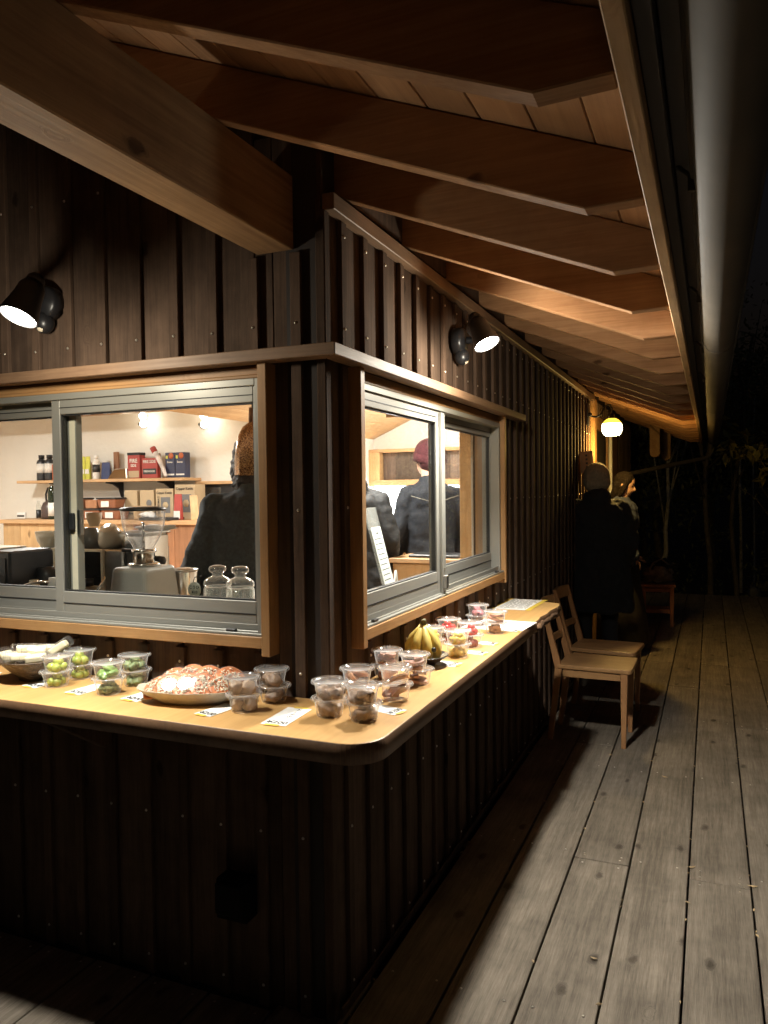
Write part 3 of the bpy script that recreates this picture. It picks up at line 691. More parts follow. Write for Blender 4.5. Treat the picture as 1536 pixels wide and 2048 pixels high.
# inner linings behind the outside walls
ml = MB()
for (a, b, z0, z1) in [(.112, WY0-.03, 0, 2.25), (WY0-.03, WY1+.03, 0, 1.0), (WY0-.03, WY1+.03, 1.81, 2.25), (WY1+.03, 4.848, 0, 2.25)]: ml.box(-.13, -.1115, a, b, z0, z1)
struct(ml.build('inner_wall', M['plaster']), 'white inner face of the long window wall')
ml = MB()
for (a, b, z0, z1) in [(-5.6, -1.76, 0, 3), (-1.76, -.15, 0, 1.0), (-1.76, -.15, 1.81, 2.45), (-.15, -.1305, 0, 2.3)]: ml.box(a, b, .1115, .13, z0, z1)
struct(ml.build('inner_wall', M['plaster']), 'white inner face of the short window wall')
ceil = empty('ceiling'); struct(ceil, 'sloping pine board ceiling inside the cafe')
def zc(x):
    if x < -1.99: return 1.93+.25*(-1.99-x)
    if x < -.66: return 1.93+.44*(x+1.99)
    return 1.93+.44*1.33-.4*(x+.66)
xv = -5.6
while xv < -.14:
    xe = min(xv+.12, -.132)
    if xv < -1.99 < xe: xe = -1.99
    if xv < -.66 < xe: xe = -.66
    y1_ = 3.398 if xe <= -1.99 else 4.848
    P = [(xv+.0015, .132, zc(xv)), (xe-.0015, .132, zc(xe)), (xe-.0015, y1_, zc(xe)), (xv+.0015, y1_, zc(xv))]
    if xv >= -1.9901: P = [(a, b, zc(min(max(a, -1.9899), -.14))) for a, b, c in P]
    cx, cy, cz = xv, .5, zc(xv)
    mb = MB(); mb.hexa([(a-cx, b-cy, c-cz) for a, b, c in P]+[(a-cx, b-cy, c-cz+.012) for a, b, c in P]); mb.build('ceiling_board', M['inty'], ceil, .002, (cx, cy, cz))
    xv = xe
bm_ = cbox('ceiling_beam', -5.5, -2.05, 2.95, 3.05, 2.085, 2.2, M['trimx'], ceil, .003)
# ceiling lights added out of view above the window heads to brighten the rooms
def added_ceiling_light(x, y, z, rad, power, label, c=(1, .92, .8)):
    r_ = empty('added_ceiling_light', (x, y, z)); tag(r_, label, 'added ceiling light')
    mb = MB(); mb.lathe([(0, .03), (rad, .03), (rad, 0), (rad-.01, 0)], 28); mb.build('rim', M['paper'], r_)
    mb = MB(); mb.lathe([(0, -.004), (rad*.6, -.002), (rad-.011, .002)], 28); mb.build('diffuser', M['panelglow'], r_)
    l = bpy.data.lights.new('added_ceiling_lamp', 'AREA'); l.shape = 'DISK'; l.size = rad*2; l.energy = power; l.color = c
    o = bpy.data.objects.new('added_ceiling_lamp', l); col.objects.link(o); o.location = (x, y, z-.01)
added_ceiling_light(-2.6, 1.6, 2.02, .16, P_ROOM*.5, 'added unseen ceiling light over the kitchen side of the room', (1, .96, .9))
added_ceiling_light(-4.2, 1.7, 2.35, .16, P_ROOM*.6, 'added unseen ceiling light at the far left of the kitchen', (1, .96, .9))
added_ceiling_light(-1.1, 2.6, 2.17, .14, P_SHOP, 'added unseen ceiling light over the shop room', (1, .94, .86))
gl = empty('added_globe_pendant', (-1.0, 3.9, 2.24)); tag(gl, 'added unseen globe light hanging from the shop room ceiling', 'pendant lamp')  # unseen globe, added to light the wall above the alcove
MB().ball((0, 0, 0), .06).build('globe', M['ibulb'], gl); MB().tube([(0, 0, .061), (0, 0, .11)], .004, 6).build('cord', M['ink'], gl)
l = bpy.data.lights.new('globe_light', 'POINT'); l.energy = 40; l.color = (1, .96, .9); l.shadow_soft_size = .08
o = bpy.data.objects.new('globe_light', l); col.objects.link(o); o.location = (-1.0, 3.9, 2.16)

# counter/half wall in front of the plaster wall
bc = empty('back_counter', (-3.4, 3.0, 0)); tag(bc, 'waist high back counter with pine and cedar board front under the shelf', 'counter')
MB().box(-1.25, 1.35, -.09, .398, 1.205, 1.238).build('counter_top', M['intx'], bc, .003)
xv = -1.22
while xv < 1.3:
    xe = min(xv+.20, 1.32); mid = xv > .1
    cbox('front_board', xv+.001, xe-.001, -.06, -.04, 0, 1.204, M['cedar'] if mid else M['int'], bc, .002); xv = xe
# wall shelf
sh = empty('wall_shelf', (-3.8, 3.4, 1.57)); tag(sh, 'long thin wooden wall shelf holding drinks and snack packets', 'shelf')
MB().box(-.9, .9, -.24, -.001, -.024, 0).build('shelf_board', M['intx'], sh, .002)
for xv in (-.55, 0.08, .62):
    mb = MB(); mb.prism([(-.001, -.0245), (-.2, -.0245), (-.2, -.035), (-.12, -.045), (-.05, -.08), (-.02, -.15), (-.001, -.16)], xv-.008, xv+.008, 'x'); mb.build('bracket', M['black'], sh)
# dark pass-through window in the plaster wall
nt = empty('wall_hatch', (-2.62, 3.398, 1.25)); tag(nt, 'small dark wood framed hatch in the plaster wall right of the kettle boxes', 'hatch')
mb = frame_mesh('x', -.06, -.001, -.30, .30, -.01, .29, .03, .03, .02, .025); mb.build('frame', M['intx'], nt, .002)
MB().box(-.27, .27, -.01, -.002, .01, .265).build('opening', M['black'], nt)
MB().box(-.25, -.08, -.02, -.011, .03, .24).build('glass', M['jar'], nt)

# wall lamps
def twin_lamp(x, z, label):
    r_ = empty('globe_wall_lamp', (x, 3.399, z)); tag(r_, label, 'wall lamp')
    mb = MB(); mb.lathe([(0, 0), (.03, 0), (.03, .02), (.012, .03), (.012, .07), (0, .07)], 20, Matrix.Rotation(R(90), 4, 'X')); mb.build('base', M['black'], r_)
    for dx, dz in ((.07, .0), (.075, .065)):
        mb = MB(); mb.ball((dx, -.1-dz*.2, dz-.005), .03); mb.build('globe', M['ibulb'], r_)
    mb = MB(); mb.tube([(0, -.05, 0), (.05, -.09, 0), (.06, -.1, .05)], .007, 8); mb.build('arm', M['black'], r_)
    l = bpy.data.lights.new('globe_light', 'POINT'); l.energy = .4; l.color = (1, .88, .66); l.shadow_soft_size = .06
    o = bpy.data.objects.new('globe_light', l); col.objects.link(o); o.location = (x+.06, 3.12, z)
twin_lamp(-3.47, 2.03, 'twin globe wall lamp nearer the middle of the plaster wall')
twin_lamp(-2.86, 2.0, 'twin globe wall lamp nearest the hanging copper shade')
# far alcove in the shop room
al = empty('display_alcove', (-1.55, 4.85, 0)); tag(al, 'wood framed alcove with grey boards above a lit white panel', 'alcove')
MB().box(-.437, 1.42, -.12, -.001, 1.80, 1.83).build('top_rail', M['intx'], al, .002)
MB().box(-.437, 1.42, -.12, -.001, 1.49, 1.545).build('bottom_rail', M['intx'], al, .002)
MB().box(-.437, -.33, -.12, -.001, 1.5455, 1.7995).build('side_board', M['int'], al, .002)
xv = -.328; rr_ = random.Random(5)
while xv < 1.4:
    w = rr_.uniform(.10, .15); xe = min(xv+w, 1.42); cbox('grey_board', xv+.001, xe-.001, -.03-rr_.uniform(0, .006), -.002, 1.5455, 1.7995, M['grey'], al, .002); xv = xe
MB().box(-.437, 1.42, -.006, -.0005, .95, 1.4895).build('white_panel', M['plasterw'], al)
MB().box(-.38, .42, -.115, -.09, 1.472, 1.4895).build('strip_light', M['strip'], al)
l = bpy.data.lights.new('strip_lamp', 'AREA'); l.shape = 'RECTANGLE'; l.size = .8; l.size_y = .03; l.energy = 36; l.color = (.84, .92, 1)
o = bpy.data.objects.new('strip_lamp', l); col.objects.link(o); o.location = (-1.53, 4.745, 1.468); o.rotation_euler = (R(-12), 0, 0)
# low display table with small goods
tb = empty('display_table', (-1.35, 4.35, 0)); tag(tb, 'low wooden display table covered in small packets behind the beanie man', 'table')
MB().box(-.62, .5, -.25, .35, .93, .965).build('table_top', M['intx'], tb, .003)
for dx in (-.58, .44):
    for dy in (-.2, .3): MB().box(dx, dx+.045, dy, dy+.045, 0, .9295).build('leg', M['int'], tb, .003)
MB().box(-.58, .48, -.18, -.16, .86, .9295).build('apron', M['int'], tb)
gm = [M['paper'], M['cream'], plain('pink_packet', (.5, .18, .15), .4), plain('brown_packet', (.22, .13, .08), .4), M['wrap'] if 'wrap' in M else M['paper']]
for k in range(26):
    x = -1.93+rr_.uniform(0, .42) if k < 18 else -1.4+rr_.uniform(0, .45); y = 4.15+rr_.uniform(0, .45)
    mb = MB(); a, b, h = rr_.uniform(.02, .04), rr_.uniform(.015, .03), rr_.uniform(.006, .03)
    mb.box(-a, a, -b, b, 0, h); o = mb.build('snack_packet', gm[k % 4], None, .004, (x, y, .966+(.0 if k < 18 else .001)), (0, 0, rr_.uniform(0, 3)))
    tag(o, 'tiny wrapped packet in the heap on the low display table', 'packet', 'small packets heaped on the display table')
# wooden partition post seen through the right pane
pt = empty('partition_board', (-.26, 2.24, 0)); tag(pt, 'tall pale wood partition board inside the right hand window pane', 'partition')
MB().box(-.06, .09, -.02, .02, 0, 2.3).build('board', M['int'], pt, .003)
MB().box(.0905, .125, -.03, .03, 0, 2.3).build('edge_strip', M['plasterw'], pt, .003)
MB().box(-.5, -.061, -.01, .01, 1.865, 1.95).build('rail', M['intx'], pt, .003)
# small wooden desk by the partition
dk = empty('wooden_desk', (-.72, 3.0, 0)); tag(dk, 'small wooden desk with black tray between beanie man and partition board', 'desk')
MB().box(-.25, .3, -.25, .25, .98, 1.01).build('desk_top', M['intx'], dk, .003)
MB().box(-.23, .28, -.23, .23, .86, .975).build('drawer', M['int'], dk, .003)
for dx in (-.23, .24):
    for dy in (-.23, .19): MB().box(dx, dx+.04, dy, dy+.04, 0, .8595).build('leg', M['int'], dk, .003)
tag(cbox('black_tray', -.86, -.52, 2.82, 3.05, 1.011, 1.03, M['blackp'], None, .004), 'flat black tray on the small wooden desk', 'tray')

# ================================================================== THINGS ON THE COUNTER
cup_prof = [(0, .0025), (.027, .0025), (.0285, .001), (.030, .0), (.0312, .0015), (.0325, .004), (.0385, .037), (.0400, .0385), (.0402, .0415), (.0428, .042), (.0435, .0435)]
lid_prof = [(.0445, .0395), (.0462, .0398), (.0474, .0415), (.0474, .0432), (.0462, .0455), (.0445, .0462), (.0428, .0455), (.0418, .0438), (.0405, .0428), (.039, .0430), (.0378, .0442), (.0365, .0442), (.0355, .0428), (.0335, .0422), (0, .0418)]
cup_me = MB().lathe(cup_prof, 44).mesh('lidded_cup', M['cup'])
lid_me = MB().lathe(lid_prof, 44).mesh('lid', M['lid'])
CUPH = .0425
rf = random.Random(11)
F = {}
def fmesh(key, build, mat): F[key] = (build().mesh(key, mat))
m_grape = plain('green_grape', (.42, .50, .10), .25, 0, .18, 30, sub=.3)
m_kiwi = plain('green_slices', (.20, .36, .09), .35, 0, .4, 40, sub=.1)
m_herb = plain('dusty_green', (.20, .27, .11), .5, 0, .35, 50)
m_brown = plain('brown_rice_ball', (.46, .33, .23), .6, 0, .3, 45, .4, 80)
m_chest = plain('dark_brown_sweet', (.38, .26, .18), .5, 0, .35, 45, .4, 60)
m_orange = plain('orange_slice', (.62, .30, .14), .4, 0, .35, 40, .2, 60)
m_mauve = plain('mauve_slice', (.48, .26, .20), .4, 0, .35, 50, .2, 60)
m_pine = plain('yellow_fruit', (.72, .52, .11), .35, 0, .12, 40, .15, 80, sub=.2)
m_red = plain('red_tomato', (.60, .045, .05), .2, 0, .2, 20, coat=.3)
m_dred = plain('dark_grape', (.28, .07, .06), .25, 0, .2, 20, coat=.3)
m_choc = plain('chocolate_piece', (.38, .22, .15), .4, 0, .2, 40)
m_pink = plain('pink_piece', (.50, .22, .24), .4, 0, .35, 50)
m_ham = plain('pink_sausage', (.55, .27, .18), .4, 0, .2, 30)
fmesh('grape', lambda: MB().ball((0, 0, 0), (.0125, .0108, .0108), 18, 12), m_grape)
fmesh('herb_leaf', lambda: MB().ball((0, 0, 0), (.017, .011, .006), 14, 8, jit=.7, seed=3), m_kiwi)
fmesh('dusty_leaf', lambda: MB().ball((0, 0, 0), (.017, .012, .009), 14, 8, jit=.7, seed=5), m_herb)
fmesh('rice_ball', lambda: MB().ball((0, 0, 0), (.0165, .016, .0145), 18, 12, jit=.25, seed=2), m_brown)
fmesh('brown_sweet', lambda: MB().ball((0, 0, 0), (.021, .018, .013), 18, 12, jit=.45, seed=8), m_chest)
def slice_():
    mb = MB(); pts = [(.022*math.cos(t), .022*math.sin(t)) for t in [math.pi*k/12 for k in range(13)]]; mb.prism(pts, -.0035, .0035, 'z'); return mb
fmesh('orange_slice', slice_, m_orange); fmesh('mauve_slice', slice_, m_mauve)
fmesh('yellow_fruit_chunk', lambda: MB().ball((0, 0, 0), (.014, .0125, .011), 10, 6, jit=.6, seed=4), m_pine)
fmesh('red_tomato', lambda: MB().ball((0, 0, 0), (.0115, .0115, .011), 18, 12), m_red)
fmesh('dark_grape', lambda: MB().ball((0, 0, 0), (.0115, .011, .0125), 18, 12), m_dred)
fmesh('chocolate_piece', lambda: MB().box(-.016, .016, -.011, .011, -.005, .005), m_choc)
fmesh('pink_piece', lambda: MB().ball((0, 0, 0), (.015, .012, .008), 12, 8, jit=.5, seed=6), m_pink)
fmesh('sausage', lambda: MB().tube([(-.02, -.004, 0), (-.01, .002, 0), (.01, .002, 0), (.02, -.004, 0)], [.006, .0075, .0075, .006], 10), m_ham)
LAY = {  # piece positions for big and small pieces inside one cup
 5: [(.0125, 0, .012), (-.0125, .004, .012), (.001, -.0145, .013), (.0, .015, .013), (.003, -.003, .0265)],
 2: [(.0145, -.003, .016), (-.0145, .004, .0155)],
 3: [(.010, -.010, .012), (-.012, .002, .014), (.006, .011, .021)],
 4: [(.0, .002, .010), (.004, -.004, .017), (-.004, .003, .024), (.002, -.002, .031)]}
def cup(x, y, z, rot, piece, n, lab, contents, tilt=0):
    c = bpy.data.objects.new('lidded_cup', cup_me); col.objects.link(c); c.location = (x, y, z); c.rotation_euler = (tilt, 0, rot)
    tag(c, lab, 'plastic cup', 'clear lidded cups of food on the counter')
    l = bpy.data.objects.new('lid', lid_me); col.objects.link(l); l.parent = c
    me = F[piece]; word = piece.replace('_', ' ')
    for i, (a, b, h) in enumerate(LAY[n]):
        o = bpy.data.objects.new(piece, me); col.objects.link(o)
        ca, sa = math.cos(rot), math.sin(rot)
        o.location = (x+a*ca-b*sa, y+a*sa+b*ca, z+h)
        if n == 4: o.rotation_euler = (rf.uniform(-.25, .25), rf.uniform(-.25, .25), rf.uniform(0, 6))
        elif 'slice' in piece: o.rotation_euler = (rf.uniform(.3, 1.2), rf.uniform(-.3, .3), rf.uniform(0, 6))
        else: o.rotation_euler = (rf.uniform(-.5, .5), rf.uniform(-.6, .6), rf.uniform(0, 6))
        s = rf.uniform(1.1, 1.3); o.scale = (s, s, s)
        tag(o, f'{word} inside the {contents}', word.split()[-1], f'{word} pieces inside the {contents}')
def stack(x, y, piece, n, where, what, dx=0, dy=0, low=None, lown=None, k=2):
    names = {0: 'lower', 1: 'upper'} if k == 2 else {0: 'bottom', 1: 'middle', 2: 'top'}
    for i in range(k):
        pc = low if (i == 0 and low) else piece; nn = lown if (i == 0 and lown) else n
        w = what if not (i == 0 and low) else low.replace('_', ' ')+'s'
        cup(x+dx*i, y+dy*i, TZ+CUPH*i, rf.uniform(0, 6), pc, nn, f'{names[i]} clear cup of {w}, {where}', f'{names[i]} cup {where}')
stack(-1.235, -.075, 'sausage', 4, 'left of the snack bowl at the photo edge', 'pink sausages')
stack(-.811, -.155, 'grape', 5, 'in the front grape stack right of the bowl', 'green grapes', .004, .001)
stack(-.816, -.060, 'grape', 5, 'in the grape stack against the dark wall', 'green grapes', .001, .002)
stack(-.604, -.167, 'herb_leaf', 5, 'in the front stack of leafy greens', 'bright green slices', -.002, 0, 'dusty_leaf', 5)
stack(-.600, -.062, 'dusty_leaf', 5, 'in the back stack of leafy greens', 'dusty green pieces', -.006, .004)
stack(-.151, -.177, 'rice_ball', 2, 'just right of the cracker plate', 'round brown balls', -.004, 0)
stack(-.125, -.074, 'brown_sweet', 2, 'against the wall under the window jamb', 'dark brown lumps', -.006, .002)
stack(.074, -.136, 'brown_sweet', 3, 'left one of the two at the counter corner', 'brown sweets', .001, .002)
stack(.171, -.142, 'brown_sweet', 3, 'right one of the two at the counter corner', 'dark brown sweets', -.003, .001)
stack(.083, .015, 'orange_slice', 3, 'with orange slices behind the corner pair', 'orange slices', -.003, .0)
stack(.176, .054, 'orange_slice', 2, 'in front of the striped banana plate', 'orange and pink slices', -.003, .002, 'mauve_slice', 3)
stack(.064, .255, 'mauve_slice', 4, 'against the wall left of the bananas', 'mauve slices', .001, .003)
stack(.172, .235, 'mauve_slice', 4, 'overlapping the front of the banana plate', 'mauve slices', -.010, -.004)
stack(.066, .655, 'yellow_fruit_chunk', 5, 'right behind the bananas by the wall', 'yellow fruit')
stack(.169, .62, 'yellow_fruit_chunk', 5, 'right of the bananas near the counter edge', 'yellow fruit', -.001, .003)
stack(.066, .835, 'red_tomato', 5, 'in the red stack against the wall', 'red tomatoes', .001, 0, 'dark_grape', 5)
stack(.165, .789, 'red_tomato', 5, 'in the front red stack', 'red tomatoes', -.002, .003, 'dark_grape', 5)
stack(.068, 1.205, 'pink_piece', 5, 'in the tall stack before the white sheet', 'pink pieces', .002, 0, 'chocolate_piece', 4)
stack(.181, 1.062, 'mauve_slice', 4, 'in the last stack on the white sheet', 'pale pink slices', .001, .002, 'chocolate_piece', 4)

# price cards
def card(x, y, rz, w, h, label, price='¥200', words=None, tapes=1, z=TZ):
    c = MB().box(-w/2, w/2, -h/2, h/2, 0, .0008).build('price_card', M['paper'], None, 0, (x, y, z+.0002), (0, 0, rz))
    tag(c, label, 'price card', 'white price cards taped to the counter')
    text_obj(price, .027*min(1, w/.06), M['ink'], c, (0.002, -h/2+.020*min(1, w/.06), .0011), (0, 0, 0), 'price_lettering')
    if words:
        for i, ch in enumerate(words):
            text_obj(ch, .018, M['ink'], c, (.008, h/2-.020-.0195*i, .0011), (0, 0, 0 if ch != 'ー' else R(90)), 'written_character')
    t = MB().box(-w*.28, w*.28, -.006, .006, 0, .0005).build('yellow_tape', M['tape'], c, 0, (-.002, -h/2-.001, .0010))
    if tapes > 1: MB().box(-w*.28, w*.28, -.006, .006, 0, .0005).build('yellow_tape', M['tape'], c, 0, (.004, h/2+.001, .0010))
    return c
card(-.868, -.150, R(-8), .062, .10, 'white price card left of the front grape cups, beside the bowl')
card(-.690, -.158, R(-6), .062, .11, 'white price card between the grape cups and the leafy green cups')
card(-.490, -.150, R(-8), .066, .12, 'white price card between the leafy green cups and the cracker plate', tapes=1)
card(-.216, -.200, R(-10), .056, .11, 'white price card half under the end of the cracker plate')
card(-.020, -.186, R(3), .068, .148, 'handwritten price card alone near the counter corner', words='ドーナツ', tapes=2)
card(-1.14, -.15, R(-8), .066, .12, 'white price card left of the snack bowl at the photo edge')
card(.190, -.045, R(75), .055, .09, 'small white price card behind the corner cups')
card(.172, .500, R(82), .058, .08, 'small white price card below the banana plate', tapes=1)
card(.212, .690, R(82), .050, .07, 'small white price card right of the front yellow fruit cups')
card(.205, .860, R(82), .050, .07, 'small white price card right of the front red cups')
card(.225, 1.135, R(82), .045, .07, 'small white price card beside the last stack', z=TZ+.0012)
# loose sheets
s_ = MB().box(-.125, .125, -.12, .12, 0, .0007).build('paper_sheet', M['paper'], None, 0, (.150, 1.245, TZ+.0001), (0, 0, R(-4)))
tag(s_, 'large white handwritten sheet lying across the side counter', 'paper sheet')
mk = MB(); r3 = random.Random(9)
for k in range(16):
    x = r3.uniform(-.05, .10); y_ = r3.uniform(-.09, .09); mk.box(x, x+r3.uniform(.004, .018), y_, y_+.0016, .0007, .0009)
ik = mk.build('faint_handwriting', M['inkg'], s_); ik['kind'] = 'stuff'
s_ = MB().box(-.085, .085, -.17, .17, 0, .0008).build('menu_sheet', M['paper'], None, 0, (.096, 1.83, TZ+.0001), (0, 0, R(-2)))
tag(s_, 'printed sheet with yellow taped edges at the far end of the counter', 'paper sheet')
mk = MB()
for i in range(9):
    y_ = .14-.033*i; x = -.07
    while x < .06:
        w = r3.uniform(.008, .03); mk.box(x, min(x+w, .07), y_, y_+.007, .0008, .0010); x += w+r3.uniform(.003, .01)
mk.build('printed_lines', M['ink'], s_)['kind'] = 'stuff'
MB().box(-.10, -.075, -.18, .175, .0009, .0014).build('yellow_tape', M['tape'], s_)
MB().box(.075, .10, -.175, .18, .0009, .0014).build('yellow_tape', M['tape'], s_)

# bowl of wrapped snacks
bowl_m = plain('dark_speckled_stoneware', (.10, .07, .045), .45, 0, .5, 60, .6, 90)
pr = [(0, .004), (.036, .004), (.038, .0), (.043, .0), (.045, .008), (.060, .022), (.085, .045), (.100, .062), (.1015, .0645), (.099, .066), (.096, .063), (.080, .046), (.055, .025), (.0, .014)]
bo = MB().lathe(pr, 48, wob=lambda a, z: 1+.012*math.sin(3*a)).build('snack_bowl', bowl_m, None, 0, (-.945, -.112, TZ), (0, 0, .4)); tag(bo, 'dark brown stoneware bowl heaped with cream wrapped bars', 'bowl')
m_bar = plain('cream_bar', (.80, .72, .50), .6, 0, .06, 40)
bars = [(-.050, -.030, .066, .3, 0, 'lying at the front left'), (-.005, -.045, .070, .5, .08, 'lying at the front middle'), (.040, -.030, .066, .2, -.1, 'lying at the front right'), (-.030, .000, .084, .6, .1, 'on top of the heap, left of centre'), (.018, -.005, .084, .45, .05, 'on top of the heap, right of centre'),
        (-.05, .035, .068, .9, .15, 'at the back left'), (.005, .040, .078, .2, 0, 'at the back middle'), (.070, .030, .088, .25, -.6, 'sticking up at the right rim'), (-.078, -.028, .060, -.8, .3, 'slipping over the left rim')]
for i, (dx, dy, dz, rz, ry, wh) in enumerate(bars):
    mb = MB(); mb.box(-.028, .028, -.0175, .0175, -.011, .011)
    o = mb.build('wrapped_bar', m_bar, None, .006, (-.945+dx, -.112+dy, TZ+dz+.004), (0.1*(-1)**i, ry, rz+.3), 3)
    tag(o, f'cream bar in clear film {wh} of the bowl', 'snack bar', 'cream bars heaped in the bowl')
    mb = MB()
    mb.lathe([(.0, -.042), (.022, -.0415), (.023, -.038), (.019, -.035), (.0225, -.029), (.0235, 0), (.0225, .029), (.019, .035), (.023, .038), (.022, .0415), (0, .042)], 14, Matrix.Rotation(R(90), 4, 'Y'), 0.7, 1.0, False, wob=lambda a, z: 1+.10*noise.noise(Vector((math.cos(a)*2, math.sin(a)*2, z*90))))
    mb.build('film_wrapper', M['wrap'], o)

# oval plate of rice crackers
plate_m = plain('cream_glaze_plate', (.52, .46, .36), .35, 0, .10, 30, .1, 60)
def oval_prof(): return [(0, .004), (.55, .004), (.58, 0), (.62, 0), (.66, .006), (.86, .020), (1.0, .036), (1.01, .038), (.985, .0385), (.84, .025), (.62, .012), (0, .009)]
pl = MB().lathe([(r*.155, z) for r, z in oval_prof()], 56, None, 1, .50, wob=lambda a, z: 1+.018*math.sin(7*a)+.012*math.sin(11*a+1)).build('oval_plate', plate_m, None, 0, (-.332, -.148, TZ), (0, 0, R(16))); tag(pl, 'cream oval plate with wavy rim piled with topped rice crackers', 'plate')
m_crk = plain('orange_cracker', (.60, .20, .07), .4, 0, .4, 50, .3, 70)
m_shred = plain('white_shreds', (.86, .80, .64), .5, 0, .15, 60)
ck = []
Mp = Matrix.Translation((-.332, -.148, TZ))@Matrix.Rotation(R(16), 4, 'Z')
cpos = [(-.098, -.010, .034, .35, -.2), (-.055, -.020, .040, .5, .15), (-.010, -.022, .044, .5, .1), (.035, -.020, .044, .5, .2), (.085, -.008, .042, .35, .4), (-.065, .022, .052, .3, -.1), (-.015, .025, .060, .35, .05), (.035, .022, .058, .35, .2), (.098, .020, .056, .3, .45)]
crk = MB().lathe([(0, -.004), (.034, -.004), (.040, -.001), (.039, .003), (.033, .0045), (0, .0045)], 26, wob=lambda a, z: 1+.03*math.sin(5*a)).mesh('rice_cracker', m_crk)
shd = []
for v in range(3):
    mb = MB(); r5 = random.Random(20+v)
    for k in range(48):
        a = r5.uniform(0, 6.28); rr = .026*math.sqrt(r5.random()); x, y_ = rr*math.cos(a), rr*math.sin(a); t = r5.uniform(0, 6.28); L_ = r5.uniform(.006, .012); z = .0055+r5.uniform(0, .004)
        dx, dy = L_*math.cos(t)/2, L_*math.sin(t)/2
        mb.tube([(x-dx, y_-dy, z-.0012), (x, y_, z+.001), (x+dx+dy*.3, y_+dy-dx*.3, z-.001)], .0015, 5)
    shd.append(mb.mesh('topping', m_shred))
crw = MB().lathe([(0, .0105), (.02, .0105), (.034, .0085), (.042, .002), (.0445, -.003)], 22, None, 1, 1, False, wob=lambda a, z: 1+.06*noise.noise(Vector((math.cos(a)*3, math.sin(a)*3, z*200)))).mesh('film_wrapper', M['wrap'])
for i, (dx, dy, dz, rx, ry) in enumerate(cpos):
    o = bpy.data.objects.new('rice_cracker', crk); col.objects.link(o)
    o.matrix_world = Mp@Matrix.Translation((dx, dy, dz-.004))@Matrix.Translation((0, 0, .006))@Matrix.Rotation(rx+.22, 4, 'X')@Matrix.Rotation(ry-.1, 4, 'Y')@Matrix.Rotation(i*1.3, 4, 'Z')
    tag(o, 'rice cracker with white shreds, '+['at the left tip', 'second from the left in front', 'third from the left in front', 'fourth from the left in front', 'at the right end in front', 'left one of the back row', 'second of the back row', 'third of the back row', 'leaning high at the right end'][i]+' of the oval plate', 'rice cracker', 'rice crackers piled on the oval plate')
    t = bpy.data.objects.new('topping', shd[i % 3]); col.objects.link(t); t.parent = o; t['kind'] = 'stuff'
    t = bpy.data.objects.new('film_wrapper', crw); col.objects.link(t); t.parent = o

# striped saucer and bananas
sm = plain('dark_brown_glaze', (.035, .028, .024), .35, 0, .2, 30)
pl = MB().lathe([(0, .004), (.03, .004), (.032, 0), (.037, 0), (.04, .008), (.062, .020), (.080, .033), (.081, .0345), (.079, .0355), (.060, .024), (.035, .012), (0, .010)], 48).build('striped_saucer', sm, None, 0, (.105, .462, TZ)); tag(pl, 'dark saucer with pale stripes on its rim, under the bananas', 'plate')
mb = MB()
for k in range(56):
    a = 2*math.pi*k/56
    if (k//7) % 2 == 0:
        Mx = Matrix.Rotation(a, 4, 'Z'); pts = [(.056, .0238), (.077, .0358)]
        mb.hexa([Mx@Vector(q) for q in [(.052, -.0011, .0208), (.077, -.0015, .0350), (.077, .0015, .0350), (.052, .0011, .0208), (.052, -.0011, .0218), (.077, -.0015, .0360), (.077, .0015, .0360), (.052, .0011, .0218)]])
mb.build('stripe_pattern', M['cream'], pl)['kind'] = 'stuff'
bb = empty('banana_bunch', (.105, .462, TZ+.012)); tag(bb, 'small bunch of yellow bananas standing stem up on the striped saucer', 'bananas')
m_ban = plain('banana_skin', (.66, .50, .13), .45, 0, .14, 26); m_stem = plain('banana_stem', (.13, .11, .035), .6, 0, .4, 50)
for k, (ang, sp) in enumerate([(-2.6, .046), (-1.75, .048), (-.95, .052), (-.2, .05), (.8, .048), (2.2, .045)]):
    c, s = math.cos(ang), math.sin(ang)
    prof = [(.006, .116), (.017, .100), (.033, .080), (.044, .055), (sp, .030), (sp-.004, .010), (sp-.009, .004)]
    pts = [(r*c, r*s, z) for r, z in prof]
    MB().tube(pts, [.0055, .010, .0145, .0165, .016, .010, .004], 7).build('banana', m_ban, bb)
    MB().ball((prof[-1][0]*c, prof[-1][0]*s, .004), (.004, .004, .003), 8, 6).build('banana_tip', m_stem, bb)
MB().tube([(0, 0, .106), (.001, 0, .118), (.003, -.002, .130), (.002, -.003, .134)], [.012, .011, .009, .008], 8).build('stem', m_stem, bb)
mb = MB(); mb.ball((.052*math.cos(-.75)+.012, .052*math.sin(-.75)-.006, .048), (.008, .006, .008), 10, 8); mb.build('black_sticker', M['blackp'], bb)
ys = MB().box(-.012, .012, -.02, .02, 0, .001).build('yellow_tape_piece', M['tape'], None, 0, (.03, 1.33, TZ+.006), (0, .4, .3)); tag(ys, 'loose bit of yellow tape curling up by the wall', 'tape')

# ================================================================== INSIDE: KITCHEN SIDE
wt = empty('worktop', (-1.4, .6, 0)); tag(wt, 'steel topped kitchen worktop just inside the short side window', 'worktop')
MB().box(-.95, .45, -.40, .45, .90, .94).build('worktop_slab', M['steel'], wt, .003); MB().box(-.93, .43, -.36, .42, 0, .8995).build('cabinet', M['cream'], wt)
MB().box(.4505, 1.18, -.40, .03, .90, .94).build('side_ledge', M['intx'], wt, .003); MB().box(.46, 1.17, -.38, .02, 0, .8995).build('side_cabinet', M['int'], wt)
